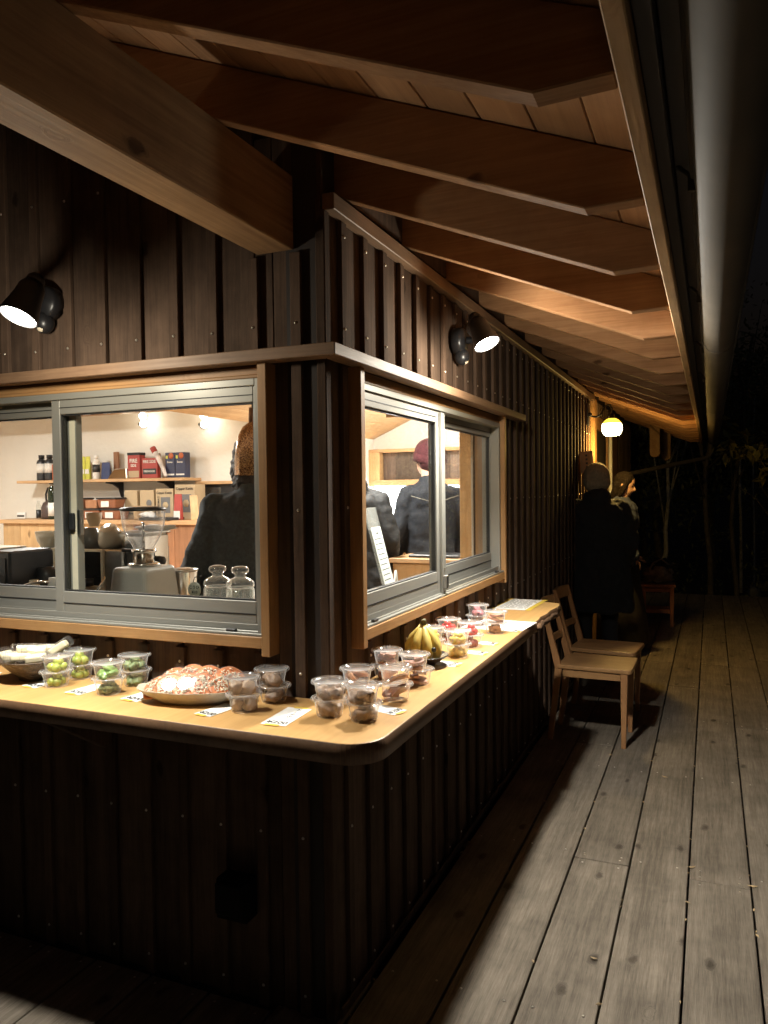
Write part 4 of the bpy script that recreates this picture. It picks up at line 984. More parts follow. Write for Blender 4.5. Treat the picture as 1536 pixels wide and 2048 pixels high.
# coffee grinder
gr = empty('coffee_grinder', (-1.02, .478, .94)); tag(gr, 'grey coffee grinder with large clear bean hopper and dark lid', 'coffee grinder')
mb = MB(); mb.hexa([(-.10, -.11, 0), (.10, -.11, 0), (.10, .11, 0), (-.10, .11, 0), (-.078, -.09, .235), (.078, -.09, .235), (.078, .09, .235), (-.078, .09, .235)]); mb.build('body', M['greyp'], gr, .018, seg=4)
MB().lathe([(0, .236), (.058, .236), (.06, .243), (.055, .247), (0, .248)], 32).build('top_plate', M['chrome'], gr)
MB().lathe([(.0, .249), (.040, .249), (.040, .285), (.046, .288), (.046, .298), (0, .298)], 32).build('collar', M['chrome'], gr)
MB().lathe([(.036, .30), (.042, .312), (.062, .345), (.076, .385), (.0805, .42), (.082, .443)], 36).build('hopper', M['hopper'], gr)
MB().lathe([(0, .4435), (.084, .4435), (.085, .449), (.082, .455), (.05, .459), (0, .460)], 36).build('lid', M['blackp'], gr)
MB().tube([(0, 0, .30), (0, 0, .40)], .005, 8).build('agitator', M['chrome'], gr)
MB().box(-.10, -.035, -.012, .012, .286, .298).build('slide_gate', M['blackp'], gr, .003)
# espresso machine
em = empty('espresso_machine', (-1.5, .83, .94)); tag(em, 'large cream and steel espresso machine with dark glass side panels', 'espresso machine')
mb = MB(); mb.box(-.34, .16, -.11, .2, .0, .27); mb.build('body', M['steel'], em, .006)
for a, b in ((-.335, -.215), (-.155, .055)):
    mb = frame_mesh('x', -.128, -.111, a-.012, b+.012, .085, .272, .012, .012, .03, .012); mb.build('panel_frame', M['cream'], em, .002)
    MB().box(a+.001, b-.001, -.121, -.1111, .1155, .2595).build('dark_panel', plain('dark_smoky_panel', (.02, .018, .017), .12, 0, .3, 5), em)
MB().box(-.345, .17, -.16, -.129, .05, .084).build('drip_edge', M['cream'], em, .008)
MB().box(.162, .27, -.105, .06, .0, .335).build('steam_side', M['chrome'], em, .008)
MB().box(.155, .275, -.11, .065, .3355, .35).build('top_slab', M['steel'], em, .004)
mb = MB(); mb.lathe([(0, 0), (.02, 0), (.021, .01), (.018, .03), (0, .032)], 18, Matrix.Translation((.2705, -.02, .22))@Matrix.Rotation(R(90), 4, 'Y')); mb.build('knob', M['blackp'], em)
MB().tube([(.12, -.17, .16), (.10, -.2, .10), (.09, -.2, .02)], .006, 8).build('steam_wand', M['chrome'], em)
mb = MB(); mb.lathe([(0, 0), (.034, 0), (.034, .03), (0, .03)], 24, Matrix.Translation((.02, -.18, .12))); mb.tube([(.02, -.2, .135), (.02, -.32, .12)], [.012, .016], 10); mb.build('portafilter', M['black'], em)
cl = MB(); cl.ball((0, 0, 0), (.09, .07, .012), 18, 8, jit=.5, seed=3); o = cl.build('folded_cloth', M['paper'], None, 0, (-1.26, .84, 1.30)); tag(o, 'white folded cloth on top of the espresso machine', 'cloth')
# cups on top of the machine
m_mugc = plain('cream_glaze', (.62, .57, .46), .15, 0, .03, 20, coat=.4); m_mugd = plain('dark_grey_glaze', (.09, .09, .085), .15, 0, .1, 20, coat=.4); m_mugb = plain('brown_paper_cup', (.45, .31, .18), .6)
def mug(x, y, z, mat, r, h, rot, label, up=True, handle=True, tilt=0):
    prof = [(0, .0), (r*.55, 0), (r*.6, .004), (r*.9, h*.55), (r, h), (r*.95, h), (r*.85, h*.55), (r*.5, .008), (0, .007)]
    o = MB().lathe(prof, 32).build('mug', mat, None, 0, (x, y, z), (tilt if up else math.pi+tilt, 0, rot)); tag(o, label, 'mug')
    if handle: MB().tube([(r*.93, 0, h*.85), (r*1.25, 0, h*.85), (r*1.45, 0, h*.6), (r*1.3, 0, h*.35), (r*.8, 0, h*.28)], .006, 8).build('handle', mat, o)
mt = 1.2105
mug(-1.80, .76, mt+.0, m_mugc, .055, .072, 3, 'cream mug at the left end of the machine top', True)
mug(-1.575, .78, mt+.09, m_mugd, .06, .09, .5, 'dark grey upturned cup in the middle of the machine top', False, False)
mug(-1.455, .76, mt+.092, m_mugc, .062, .085, .2, 'cream cup tilted upside down behind the grinder', False, True, .5)
mug(-1.43, .83, mt+.055, m_mugc, .055, .05, .1, 'cream saucer cup under the tilted cream cup', False, True, .1)
mug(-1.605, .84, mt+.092, m_mugb, .036, .062, .2, 'plain brown paper cup on top of the cups', True, False)
mug(-1.36, .92, mt+.06, m_mugd, .05, .06, 0, 'dark upturned mug behind the grinder lid', False, False)
# steel jug, screen, small clutter
jg = MB().lathe([(0, 0), (.05, 0), (.052, .006), (.052, .185), (.055, .20), (.055, .203), (.05, .203), (.048, .185), (.048, .01), (0, .01)], 32).build('steel_canister', M['chrome'], None, 0, (-.955, .63, .9405)); tag(jg, 'polished steel canister standing right of the coffee grinder', 'canister')
MB().lathe([(0, .204), (.056, .204), (.056, .21), (.03, .214), (0, .215)], 32).build('lid', M['steel'], jg)
bx = empty('black_register', (-1.72, .42, .9405)); tag(bx, 'black boxy screen unit at the left edge of the window', 'cash register')
MB().box(-.3, .14, -.06, .16, 0, .285).build('body', M['blackp'], bx, .008); MB().box(-.28, .12, -.064, -.0605, .1, .26).build('screen', M['black'], bx, .001); MB().box(-.3, .0, -.08, .15, .2855, .292).build('top_tray', M['cream'], bx, .002)
kt = MB(); kt.tube([(-.08, 0, .1), (-.02, .0, .145), (.05, .02, .17), (.12, .03, .175)], [.008, .007, .006, .006], 10); kt.tube([(-.08, 0, 0), (-.08, 0, .10)], .012, 10); o = kt.build('tap', M['chrome'], None, 0, (-1.50, .33, .94)); tag(o, 'curved chrome tap spout at the lower left of the window', 'tap')
mb = MB(); mb.ball((0, 0, 0), (.07, .06, .09), 22, 14, jit=.8, seed=12); o = mb.build('plastic_bag', M['wrap'], None, 0, (-1.67, .28, 1.06)); tag(o, 'crumpled clear plastic bag at the far left of the window', 'plastic bag')
MB().ball((0, 0, -.005), (.05, .045, .07), 16, 10, jit=.6, seed=2).build('contents', M['paper'], o)
mb = MB(); mb.hexa([(-.07, -.05, 0), (.07, -.05, 0), (.07, .05, 0), (-.07, .05, 0), (-.07, -.05, .135), (.055, -.05, .15), (.055, .05, .15), (-.07, .05, .135)]); o = mb.build('black_stand', M['black'], None, .003, (-1.33, .27, .9405), (0, 0, .2)); tag(o, 'low black wedge stand in front of the tap', 'stand')
for i, (x, y, c_, r, h, nm) in enumerate([(-1.52, .42, M['cream'], .022, .17, 'cream'), (-1.44, .44, M['paper'], .02, .18, 'white'), (-1.38, .45, M['chrome'], .022, .165, 'steel'), (-1.56, .52, M['blackp'], .04, .21, 'black')]):
    o = MB().lathe([(0, 0), (r, 0), (r, h*.85), (r*.8, h), (0, h)], 20).build('small_pot', c_, None, 0, (x, y, .9405)); tag(o, f'small {nm} pot among the clutter by the chrome tap', 'pot')
# two glass jars with knob lids
def jar(x, y, z, label):
    o = MB().lathe([(0, .003), (.042, .003), (.046, 0), (.048, .006), (.048, .115), (.044, .122), (.040, .124), (.0385, .122), (.044, .113), (.0445, .010), (0, .008)], 36).build('glass_jar', M['jar'], None, 0, (x, y, z)); tag(o, label, 'glass jar', 'glass jars with knob lids behind the window')
    MB().lathe([(.041, .1245), (.046, .126), (.048, .131), (.046, .136), (.047, .140), (.043, .145), (.032, .153), (.020, .158), (.016, .163), (.020, .170), (.028, .175), (.030, .183), (.026, .191), (.015, .195), (0, .196)], 36).build('lid', M['jar'], o)
    return o
j1 = jar(-.605, .36, 1.005, 'clear glass jar with a round grey tag hanging at its left')
j2 = jar(-.507, .35, 1.005, 'clear glass jar nearest the window jamb, holding one biscuit')
mb = MB(); mb.box(-.75, -.2, .25, .5, .94, 1.0045); o = mb.build('jar_ledge', M['cream'], None, .003); tag(o, 'pale raised ledge carrying the two glass jars', 'ledge')
tgo = empty('round_tag', (-.665, .31, 1.12)); tag(tgo, 'round grey handwritten tag tied to the left glass jar', 'tag')
mb = MB(); mb.lathe([(0, -.0015), (.026, -.0015), (.026, .0015), (0, .0015)], 28, Matrix.Rotation(R(90), 4, 'X')); mb.build('disc', plain('tag_grey', (.36, .37, .30), .6), tgo)
text_obj('こうひ', .014, M['ink'], tgo, (0, -.002, .007), (R(90), 0, 0), 'tag_lettering'); text_obj('¥1/3', .013, M['ink'], tgo, (.002, -.002, -.009), (R(90), 0, 0), 'tag_lettering')
MB().tube([(-.004, 0, .026), (-.006, .01, .04), (.01, .03, .045)], .0015, 6).build('string', M['ink'], tgo)
bis = MB().lathe([(0, 0), (.016, 0), (.018, .01), (.012, .02), (0, .022)], 16).build('biscuit', m_ham, None, 0, (-.507, .35, 1.0135)); tag(bis, 'single pinkish biscuit at the bottom of a glass jar', 'biscuit')
# copper pendant
pn = empty('pendant_lamp', (-.695, .735, 1.515)); tag(pn, 'hanging speckled copper glass pendant shade by the window jamb', 'pendant lamp')
def copper():
    m, n, p_ = newmat('speckled_copper_glass'); N = n.nodes.new; L = n.links.new
    tc = N('ShaderNodeTexCoord'); no = N('ShaderNodeTexNoise'); no.inputs['Scale'].default_value = 260; no.inputs['Detail'].default_value = 3; L(tc.outputs['Object'], no.inputs[0])
    cr = N('ShaderNodeValToRGB'); cr.color_ramp.elements[0].position = .44; cr.color_ramp.elements[0].color = (.17, .065, .022, 1); cr.color_ramp.elements[1].position = .60; cr.color_ramp.elements[1].color = (.9, .52, .24, 1)
    L(no.outputs[0], cr.inputs[0]); L(cr.outputs[0], p_.inputs['Base Color']); p_.inputs['Metallic'].default_value = .45; p_.inputs['Roughness'].default_value = .18; p_.inputs['Coat Weight'].default_value = .6
    return m
MB().lathe([(.071, 0), (.0725, .005), (.0715, .06), (.067, .11), (.056, .155), (.038, .188), (.018, .203), (.013, .207)], 40).build('shade', copper(), pn)
MB().lathe([(.0, .208), (.0155, .208), (.013, .262), (0, .264)], 20).build('neck', M['cedar'], pn); MB().tube([(0, 0, .2645), (0, 0, .94)], .003, 6).build('cord', M['ink'], pn)

# ---- on the wall shelf (top z 1.57, y 3.16..3.4)
def product(x, y, z, w, d, h, mat, label, cat, name, lid=None, band=None, texts=(), bev=.004, shape='box'):
    o = None
    if shape == 'box': o = MB().box(-w/2, w/2, -d/2, d/2, 0, h).build(name, mat, None, bev, (x, y, z+.0005))
    elif shape == 'bottle': o = MB().lathe([(0, 0), (w*.48, 0), (w*.5, .01), (w*.5, h*.70), (w*.42, h*.78), (w*.24, h*.84), (w*.24, h*.86), (0, h*.86)], 24).build(name, mat, None, 0, (x, y, z+.0005))
    elif shape == 'pouch': o = MB().hexa([(-w/2, -d/2, 0), (w/2, -d/2, 0), (w/2, d/2, 0), (-w/2, d/2, 0), (-w/2, -.004, h), (w/2, -.004, h), (w/2, .004, h), (-w/2, .004, h)]).build(name, mat, None, bev, (x, y, z+.0005))
    tag(o, label, cat)
    if lid: MB().lathe([(0, h*.862), (w*.3, h*.862), (w*.3, h), (0, h)], 20).build('cap', lid, o) if shape == 'bottle' else MB().box(-w/2-.002, w/2+.002, -d/2-.002, d/2+.002, h-.022, h+.002).build('lid', lid, o, .003)
    if band:
        bm2, b0, b1 = band
        if shape == 'bottle': MB().lathe([(w*.503, h*b0), (w*.505, h*b0), (w*.505, h*b1), (w*.503, h*b1)], 24).build('label_band', bm2, o)
        else: MB().box(-w*.42, w*.42, -d/2-.0015, -d/2-.0003, h*b0, h*b1).build('label_band', bm2, o)
    for (t, sz, hz, mt_) in texts: text_obj(t, sz, mt_, o, (0, -d/2-.0025, h*hz), (R(90), 0, 0), 'lettering', .0003)
    return o
cw = plain('print_white', (.75, .73, .68), .6); m_blk = plain('bottle_black', (.03, .032, .035), .35); m_redb = plain('red_box', (.36, .05, .04), .5); m_nav = plain('navy_box', (.03, .035, .08), .5)
m_tan = plain('kraft_box', (.48, .37, .23), .7, 0, .05, 10); m_pinkt = plain('pink_tube', (.55, .12, .2), .5); m_yelt = plain('lime_tube', (.55, .55, .08), .5); m_ora = plain('orange_box', (.5, .13, .05), .5); m_blue = plain('blue_pouch', (.04, .06, .15), .4)
S0 = 1.57
product(-4.515, 3.27, S0, .085, .085, .225, m_blk, 'first black bottle with white label at the left end of the shelf', 'bottle', 'black_bottle', M['black'], (cw, .3, .66), shape='bottle')
product(-4.42, 3.27, S0, .085, .085, .225, m_blk, 'second black bottle on the shelf, beside the orange box', 'bottle', 'black_bottle', M['black'], (cw, .3, .66), shape='bottle')
product(-4.35, 3.27, S0, .04, .05, .14, m_ora, 'small orange box next to the black bottles on the shelf', 'box', 'orange_box')
for i, (x, mt_, nm) in enumerate([(-4.15, m_pinkt, 'first pink'), (-4.09, m_pinkt, 'second pink'), (-4.035, m_yelt, 'first lime yellow'), (-3.98, m_yelt, 'second lime yellow')]):
    product(x, 3.27, S0, .05, .03, .2, mt_, f'{nm} tube standing in the clear rack on the shelf', 'tube', 'cosmetic_tube', None, (cw, .25, .45), shape='pouch')
product(-3.89, 3.27, S0, .062, .062, .205, cw, 'white squeeze bottle with dark label on the shelf', 'bottle', 'white_bottle', M['paper'], (m_blk, .3, .62), shape='bottle')
product(-3.80, 3.29, S0, .09, .04, .145, m_blue, 'dark blue pouch behind the white bottle on the shelf', 'pouch', 'blue_pouch', shape='pouch')
product(-3.74, 3.35, S0, .055, .02, .235, M['cedar'], 'tall striped wood strip leaning behind the foil pouch', 'wood strip', 'wood_strip')
o = MB().hexa([(-.1, -.04, 0), (.11, -.04, 0), (.11, .05, 0), (-.1, .05, 0), (-.06, .0, .085), (.07, .0, .09), (.07, .02, .09), (-.06, .02, .085)]).build('foil_pouch', M['chrome'], None, .006, (-3.62, 3.25, S0+.0005)); tag(o, 'crumpled silver foil pouch lying on the shelf', 'pouch')
product(-3.465, 3.28, S0, .13, .07, .215, m_redb, 'red firelighter box with black lid on the shelf', 'box', 'red_box', M['black'], (m_tan, .04, .3), (('FIRE', .045, .68, cw), ('SIDE', .03, .5, cw)))
product(-3.30, 3.35, S0, .05, .02, .21, M['cedar'], 'short wood strip behind the flat red box', 'wood strip', 'wood_strip')
product(-3.28, 3.24, S0, .16, .04, .165, m_redb, 'flat red firelighter box leaning at the shelf front', 'box', 'red_box', None, (m_blk, .2, .48), (('FIRE SIDE', .032, .82, cw), ('FIREWOOD', .022, .34, cw)))
o = MB().tube([(-.07, 0, .225), (-.02, 0, .15), (.03, -.01, .07), (.06, -.02, .012)], [.022, .02, .017, .014], 10).build('slanted_tube', plain('white_red_stick', (.65, .6, .58), .4, 0, .4, 14), None, 0, (-3.16, 3.22, S0)); tag(o, 'white and blue stick pack leaning against the navy boxes', 'stick pack')
MB().tube([(-.085, 0, .25), (-.06, 0, .21)], [.024, .023], 10).build('red_end', m_redb, o)
for i, (x, nm) in enumerate([(-3.085, 'left navy box with orange globe print on the shelf'), (-2.985, 'right navy box with orange globe print on the shelf')]):
    o = product(x, 3.27, S0, .097, .07, .205, m_nav, nm, 'box', 'navy_box', None, (cw, .10, .16), (('Bones', .022, .62, cw),))
    MB().lathe([(0, 0), (.024, 0), (.024, .001), (0, .001)], 20, Matrix.Translation((.012, -.0352, .178))@Matrix.Rotation(R(90), 4, 'X')).build('printed_globe', m_ora, o)
    MB().box(-.04, -.02, -.0365, -.0353, .155, .18).build('yellow_print', m_yelt, o)
# ---- on the back counter (top z 1.238)
K0 = 1.238
product(-4.58, 3.1, K0, .10, .02, .055, M['paper'], 'small white clock card at the left end of the back counter', 'card', 'white_card', None, (m_blk, .3, .6))
product(-4.38, 3.1, K0, .042, .042, .155, M['jar'], 'clear and black pepper mill left of the dark kettle', 'pepper mill', 'pepper_mill', M['jar'], (m_blk, .05, .5), shape='bottle')
kt = empty('dark_kettle', (-4.26, 3.12, K0)); tag(kt, 'dark iron kettle with tall loop handle on the back counter', 'kettle')
MB().lathe([(0, 0), (.075, 0), (.082, .02), (.078, .1), (.06, .14), (.04, .15), (.04, .158), (.012, .165), (.012, .18), (0, .182)], 28).build('body', plain('dark_brown_iron', (.07, .045, .04), .4), kt)
MB().tube([(-.05, 0, .145), (-.055, 0, .21), (-.03, 0, .262), (.01, 0, .27), (.045, 0, .24), (.05, 0, .15)], .008, 8).build('handle', M['black'], kt)
product(-4.165, 3.05, K0, .075, .075, .33, plain('dark_green_glass', (.012, .02, .01), .1), 'dark green wine bottle with cream label by the window stile', 'bottle', 'wine_bottle', None, (cw, .08, .42), shape='bottle')
m_tub = plain('brown_jelly_tub', (.26, .10, .05), .3)
def tub(x, y, z, lab):
    o = MB().hexa([(-.085, -.05, 0), (.085, -.05, 0), (.085, .05, 0), (-.085, .05, 0), (-.098, -.062, .075), (.098, -.062, .075), (.098, .062, .075), (-.098, .062, .075)]).build('food_tub', m_tub, None, .006, (x, y, z)); tag(o, lab, 'food tub')
    MB().box(-.103, .103, -.067, .067, .0755, .088).build('lid', M['blackp'], o, .003)
    MB().box(-.05, .03, -.0625, -.0605, .012, .06).build('printed_label', cw, o)
tub(-3.94, 3.08, K0+.0005, 'brown food tub with black lid, left end of the bottom row'); tub(-3.73, 3.08, K0+.0005, 'brown food tub with black lid, middle of the bottom row'); tub(-3.52, 3.08, K0+.0005, 'brown food tub with black lid, right end of the bottom row')
tub(-3.90, 3.08, K0+.09, 'brown food tub with black lid, left one of the upper row'); tub(-3.56, 3.08, K0+.09, 'brown food tub with black lid, right one of the upper row')
product(-3.73, 3.08, K0+.0895, .12, .10, .07, M['cedar'], 'small brown lidless box between the two upper tubs', 'box', 'brown_box')
bxs = [(-3.42, .13, .235, 'kraft box with a small kettle drawing, leftmost of the four kraft boxes', (('Any', .03, .2, M['ink']),)),
       (-3.255, .14, .235, 'kraft box printed Any beside the kettle boxes', (('Any', .035, .34, M['ink']), ('Kettle', .028, .18, M['ink']))),
       (-3.08, .17, .245, 'kraft kettle box with square picture, third from the left', (('Copper Kettle', .026, .86, M['ink']),)),
       (-2.88, .19, .275, 'tallest kraft kettle box at the right end of the row', (('Copper Kettle', .028, .88, M['ink']),))]
for x, w, h, lab, tx in bxs:
    o = product(x, 3.22, K0, w, .14, h, m_tan, lab, 'box', 'kraft_box', None, None, tx, .002)
    if 'square' in lab or 'tallest' in lab:
        MB().box(-w*.2, w*.34, -.0715, -.0703, h*.2, h*.72).build('printed_picture', M['inkg'], o); MB().lathe([(0, 0), (w*.17, 0), (w*.17, .001), (0, .001)], 6, Matrix.Translation((w*.07, -.0717, h*.46))@Matrix.Rotation(R(90), 4, 'X')).build('kettle_print', m_tan, o)
        text_obj("GRANDMA'S", .026, M['ink'], o, (-w*.33, -.0717, h*.45), (R(90), R(-90), 0), 'lettering', .0003)
    elif 'Any' in lab:
        MB().lathe([(0, 0), (.028, 0), (.026, .001), (0, .001)], 16, Matrix.Translation((w*.16, -.0717, h*.55))@Matrix.Rotation(R(90), 4, 'X')).build('kettle_print', M['inkg'], o)
def easel(x, y, z, h, mat, lab, s=1):
    r_ = empty('small_easel', (x, y, z), .9); tag(r_, lab, 'easel')
    MB().hexa([(-.03, -.01, 0), (.03, -.01, 0), (.03, 0, 0), (-.03, 0, 0), (-.03, .03, h), (.03, .03, h), (.03, .04, h), (-.03, .04, h)]).build('board', mat, r_, .001)
    MB().tube([(.0, .09, 0), (0, .036, h*.75)], .004, 6).build('back_leg', mat, r_); MB().box(-.035, .035, -.025, -.011, 0, .01).build('front_lip', mat, r_, .001)
easel(-3.22, 3.0, K0+.0005, .11, M['int'], 'small wooden card easel left one before the kraft boxes'); easel(-3.12, 3.0, K0+.0005, .11, M['int'], 'small wooden card easel right one before the kraft boxes')
o = MB().box(-.15, .15, -.09, .09, 0, .022).build('black_tray', M['blackp'], None, .004, (-2.98, 2.99, K0+.0005)); tag(o, 'flat black tray on the back counter edge', 'tray')
product(-2.85, 3.03, K0, .07, .04, .2, m_redb, 'red and white packet standing right of the tall kraft box', 'packet', 'red_packet', None, (cw, .05, .35), shape='pouch')
easel(-2.71, 3.05, K0+.0005, .19, M['int'], 'tall wooden leaflet easel near the wall hatch')
o = MB().ball((0, 0, .02), (.06, .05, .025), 14, 8, jit=.8, seed=4).build('crumpled_cloth', M['paper'], None, 0, (-3.08, 2.96, K0+.02)); tag(o, 'crumpled white cloth on the back counter edge', 'cloth')

# ---- menu stand inside the right window
ms = empty('menu_stand', (-.055, .615, 1.04), R(97)); tag(ms, 'clear acrylic menu stand leaning inside the right window', 'menu stand')
Mt = Matrix.Rotation(R(-14), 4, 'X')
MB().box(-.065, .065, -.003, .003, .03, .36, Mt).build('acrylic_sheet', M['jar'], ms)
MB().box(-.056, .056, -.0046, -.0036, .015, .29, Mt).build('menu_page', M['paper'], ms)
MB().box(-.065, .065, -.06, .06, .0, .004).build('foot', M['jar'], ms)
mb = MB(); r7 = random.Random(2)
for i in range(12):
    z = .265-.018*i; xx = -.045
    if i in (0,): mb.box(-.012, .012, -.0052, -.0047, z, z+.006, Mt); continue
    while xx < .03:
        w = r7.uniform(.006, .02); mb.box(xx, xx+w, -.0052, -.0047, z, z+.003, Mt); xx += w+.003
msk = mb.build('printed_lines', M['ink'], ms); msk['kind'] = 'stuff'; msk.location = (0, -.0, 0)
we = empty('white_easel', (-.15, .86, 1.046)); tag(we, 'small white card easel beside the acrylic menu stand', 'easel')
for dx in (-.03, .03): MB().tube([(0, dx*1.0, 0), (0, dx*.1, .10)], .0035, 6).build('leg', M['paper'], we)
MB().tube([(0, -.02, .03), (0, .02, .03)], .003, 6).build('crossbar', M['paper'], we)

# ================================================================== CHAIRS AND STOOL
def chair(x, y, rz, label):
    r_ = empty('wooden_chair', (x, y, 0), rz); tag(r_, label, 'chair', 'wooden chairs backed against the cafe wall')
    # faces +x; seat 0.40 deep (x), 0.36 wide (y)
    pts = rounded([(-.20, -.165), (.21, -.182), (.21, .182), (-.20, .165)], .03, {1, 2}, 5)
    MB().prism(pts, .418, .443, 'z').build('seat', M['chair'], r_, .006, seg=3)
    for s in (-1, 1):
        yb = s*.158
        mb = MB(); mb.hexa([(.152, yb-.012, 0), (.176, yb-.012, 0), (.176, yb+.012, 0), (.152, yb+.012, 0), (.15, yb-.017, .4175), (.188, yb-.017, .4175), (.188, yb+.017, .4175), (.15, yb+.017, .4175)]); mb.build('leg', M['chairz'], r_, .002)
        yb = s*.148
        mb = MB(); mb.hexa([(-.26, yb-.011, 0), (-.232, yb-.011, 0), (-.232, yb+.011, 0), (-.26, yb+.011, 0), (-.215, yb-.012, .42), (-.175, yb-.012, .42), (-.175, yb+.012, .42), (-.215, yb+.012, .42)])
        mb.build('leg', M['chairz'], r_, .002)
        mb = MB(); mb.hexa([(-.215, yb-.012, .4205), (-.175, yb-.012, .4205), (-.175, yb+.012, .4205), (-.215, yb+.012, .4205), (-.30, yb-.012, .80), (-.278, yb-.012, .80), (-.278, yb+.012, .80), (-.30, yb+.012, .80)])
        mb.build('back_post', M['chairz'], r_, .002)
        MB().box(-.17, .149, s*.158-.009, s*.158+.009, .375, .412).build('side_rail', M['chair'], r_, .002)
    MB().box(.155, .173, -.14, .14, .37, .412).build('front_rail', M['chair'], r_, .002)
    def rail(z0, z1, x0, x1, bow):
        mb = MB(); n = 8
        for k in range(n):
            a = -.137+.274*k/n; b = -.137+.274*(k+1)/n; fa = bow*(1-(a/.137)**2); fb = bow*(1-(b/.137)**2)
            mb.hexa([(x0-fa-.008, a, z0), (x0-fa+.008, a, z0), (x0-fb+.008, b, z0), (x0-fb-.008, b, z0), (x1-fa-.008, a, z1), (x1-fa+.008, a, z1), (x1-fb+.008, b, z1), (x1-fb-.008, b, z1)])
        mb.build('back_rail', M['chair'], r_)
    rail(.73, .80, -.276, -.29, .022); rail(.55, .585, -.232, -.24, .015)
chair(.345, 2.735, R(-1), 'pale wooden chair nearest the counter end on the deck')
chair(.335, 3.22, R(-5), 'second wooden chair, behind the one nearest the counter')
st = empty('wooden_stool', (.46, 6.72, 0), R(4)); tag(st, 'small reddish wooden stool holding a bag beside the long coat', 'stool')
MB().box(-.19, .15, -.15, .15, .41, .44).build('seat', M['stool'], st, .004)
for sx in (-.16, .115):
    for sy in (-.12, .12):
        mb = MB(); mb.hexa([(sx-.014+.0*sx, sy-.014, 0), (sx+.014, sy-.014, 0), (sx+.014, sy+.014, 0), (sx-.014, sy+.014, 0), (sx-.02, sy-.02, .4095), (sx+.02, sy-.02, .4095), (sx+.02, sy+.02, .4095), (sx-.02, sy+.02, .4095)]); mb.build('leg', M['stool'], st, .002)
for sy in (-.12, .12): MB().box(-.139, .094, sy-.01, sy+.01, .14, .18).build('stretcher', M['stool'], st, .002); MB().box(-.139, .094, sy-.012, sy+.012, .36, .4).build('rail', M['stool'], st, .002)
m_bag = plain('grey_beige_canvas', (.20, .16, .12), .85, 0, .3, 20, .5, 60)
bg_ = empty('cloth_bag', (.45, 6.72, .441)); tag(bg_, 'crumpled grey beige bag lying on the reddish stool', 'bag')
MB().ball((-.01, 0, .085), (.14, .12, .10), 30, 20, jit=.55, seed=7).build('body', m_bag, bg_); MB().ball((.02, .02, .18), (.13, .10, .06), 26, 16, jit=.9, seed=9).build('top_fold', M['coat_dark'], bg_)
MB().tube([(-.1, -.08, .12), (-.05, -.1, .22), (.03, -.09, .26), (.1, -.06, .2), (.12, -.05, .1)], .009, 8).build('strap', m_bag, bg_)
# small sign block sticking out of the wall
sb = empty('wall_sign', (.016, 4.30, 1.60)); tag(sb, 'small pale wooden block sign sticking out of the dark wall', 'sign')
MB().box(0, .10, -.016, .016, -.04, .13, Matrix.Rotation(R(-4), 4, 'Y')).build('block', M['trimz'], sb, .002)
mb = MB()
for k in range(4): mb.box(.045, .06, -.0172, -.0162, .09-.03*k, .105-.03*k, Matrix.Rotation(R(-4), 4, 'Y'))
mb.build('painted_marks', M['ink'], sb)['kind'] = 'stuff'

# ================================================================== PEOPLE
def cap(mb, a, b, ra, rb, seg=14):
    mb.tube([a, ((a[0]+b[0])/2, (a[1]+b[1])/2, (a[2]+b[2])/2), b], [ra, (ra+rb)/2, rb], seg); mb.ball(a, ra, seg, 8); mb.ball(b, rb, seg, 8)
def organic(mb, name, m, parent, vox, sm=5, disp=0, dsize=.12):
    o = mb.build(name, m, parent)
    r = o.modifiers.new('r', 'REMESH'); r.mode = 'VOXEL'; r.voxel_size = vox; r.use_smooth_shade = True
    s = o.modifiers.new('s', 'SMOOTH'); s.factor = .5; s.iterations = sm
    if disp:
        t = bpy.data.textures.get('folds%.2f' % dsize) or bpy.data.textures.new('folds%.2f' % dsize, 'CLOUDS'); t.noise_scale = dsize; t.noise_depth = 2
        d = o.modifiers.new('d', 'DISPLACE'); d.texture = t; d.strength = disp; d.mid_level = .5
    return o
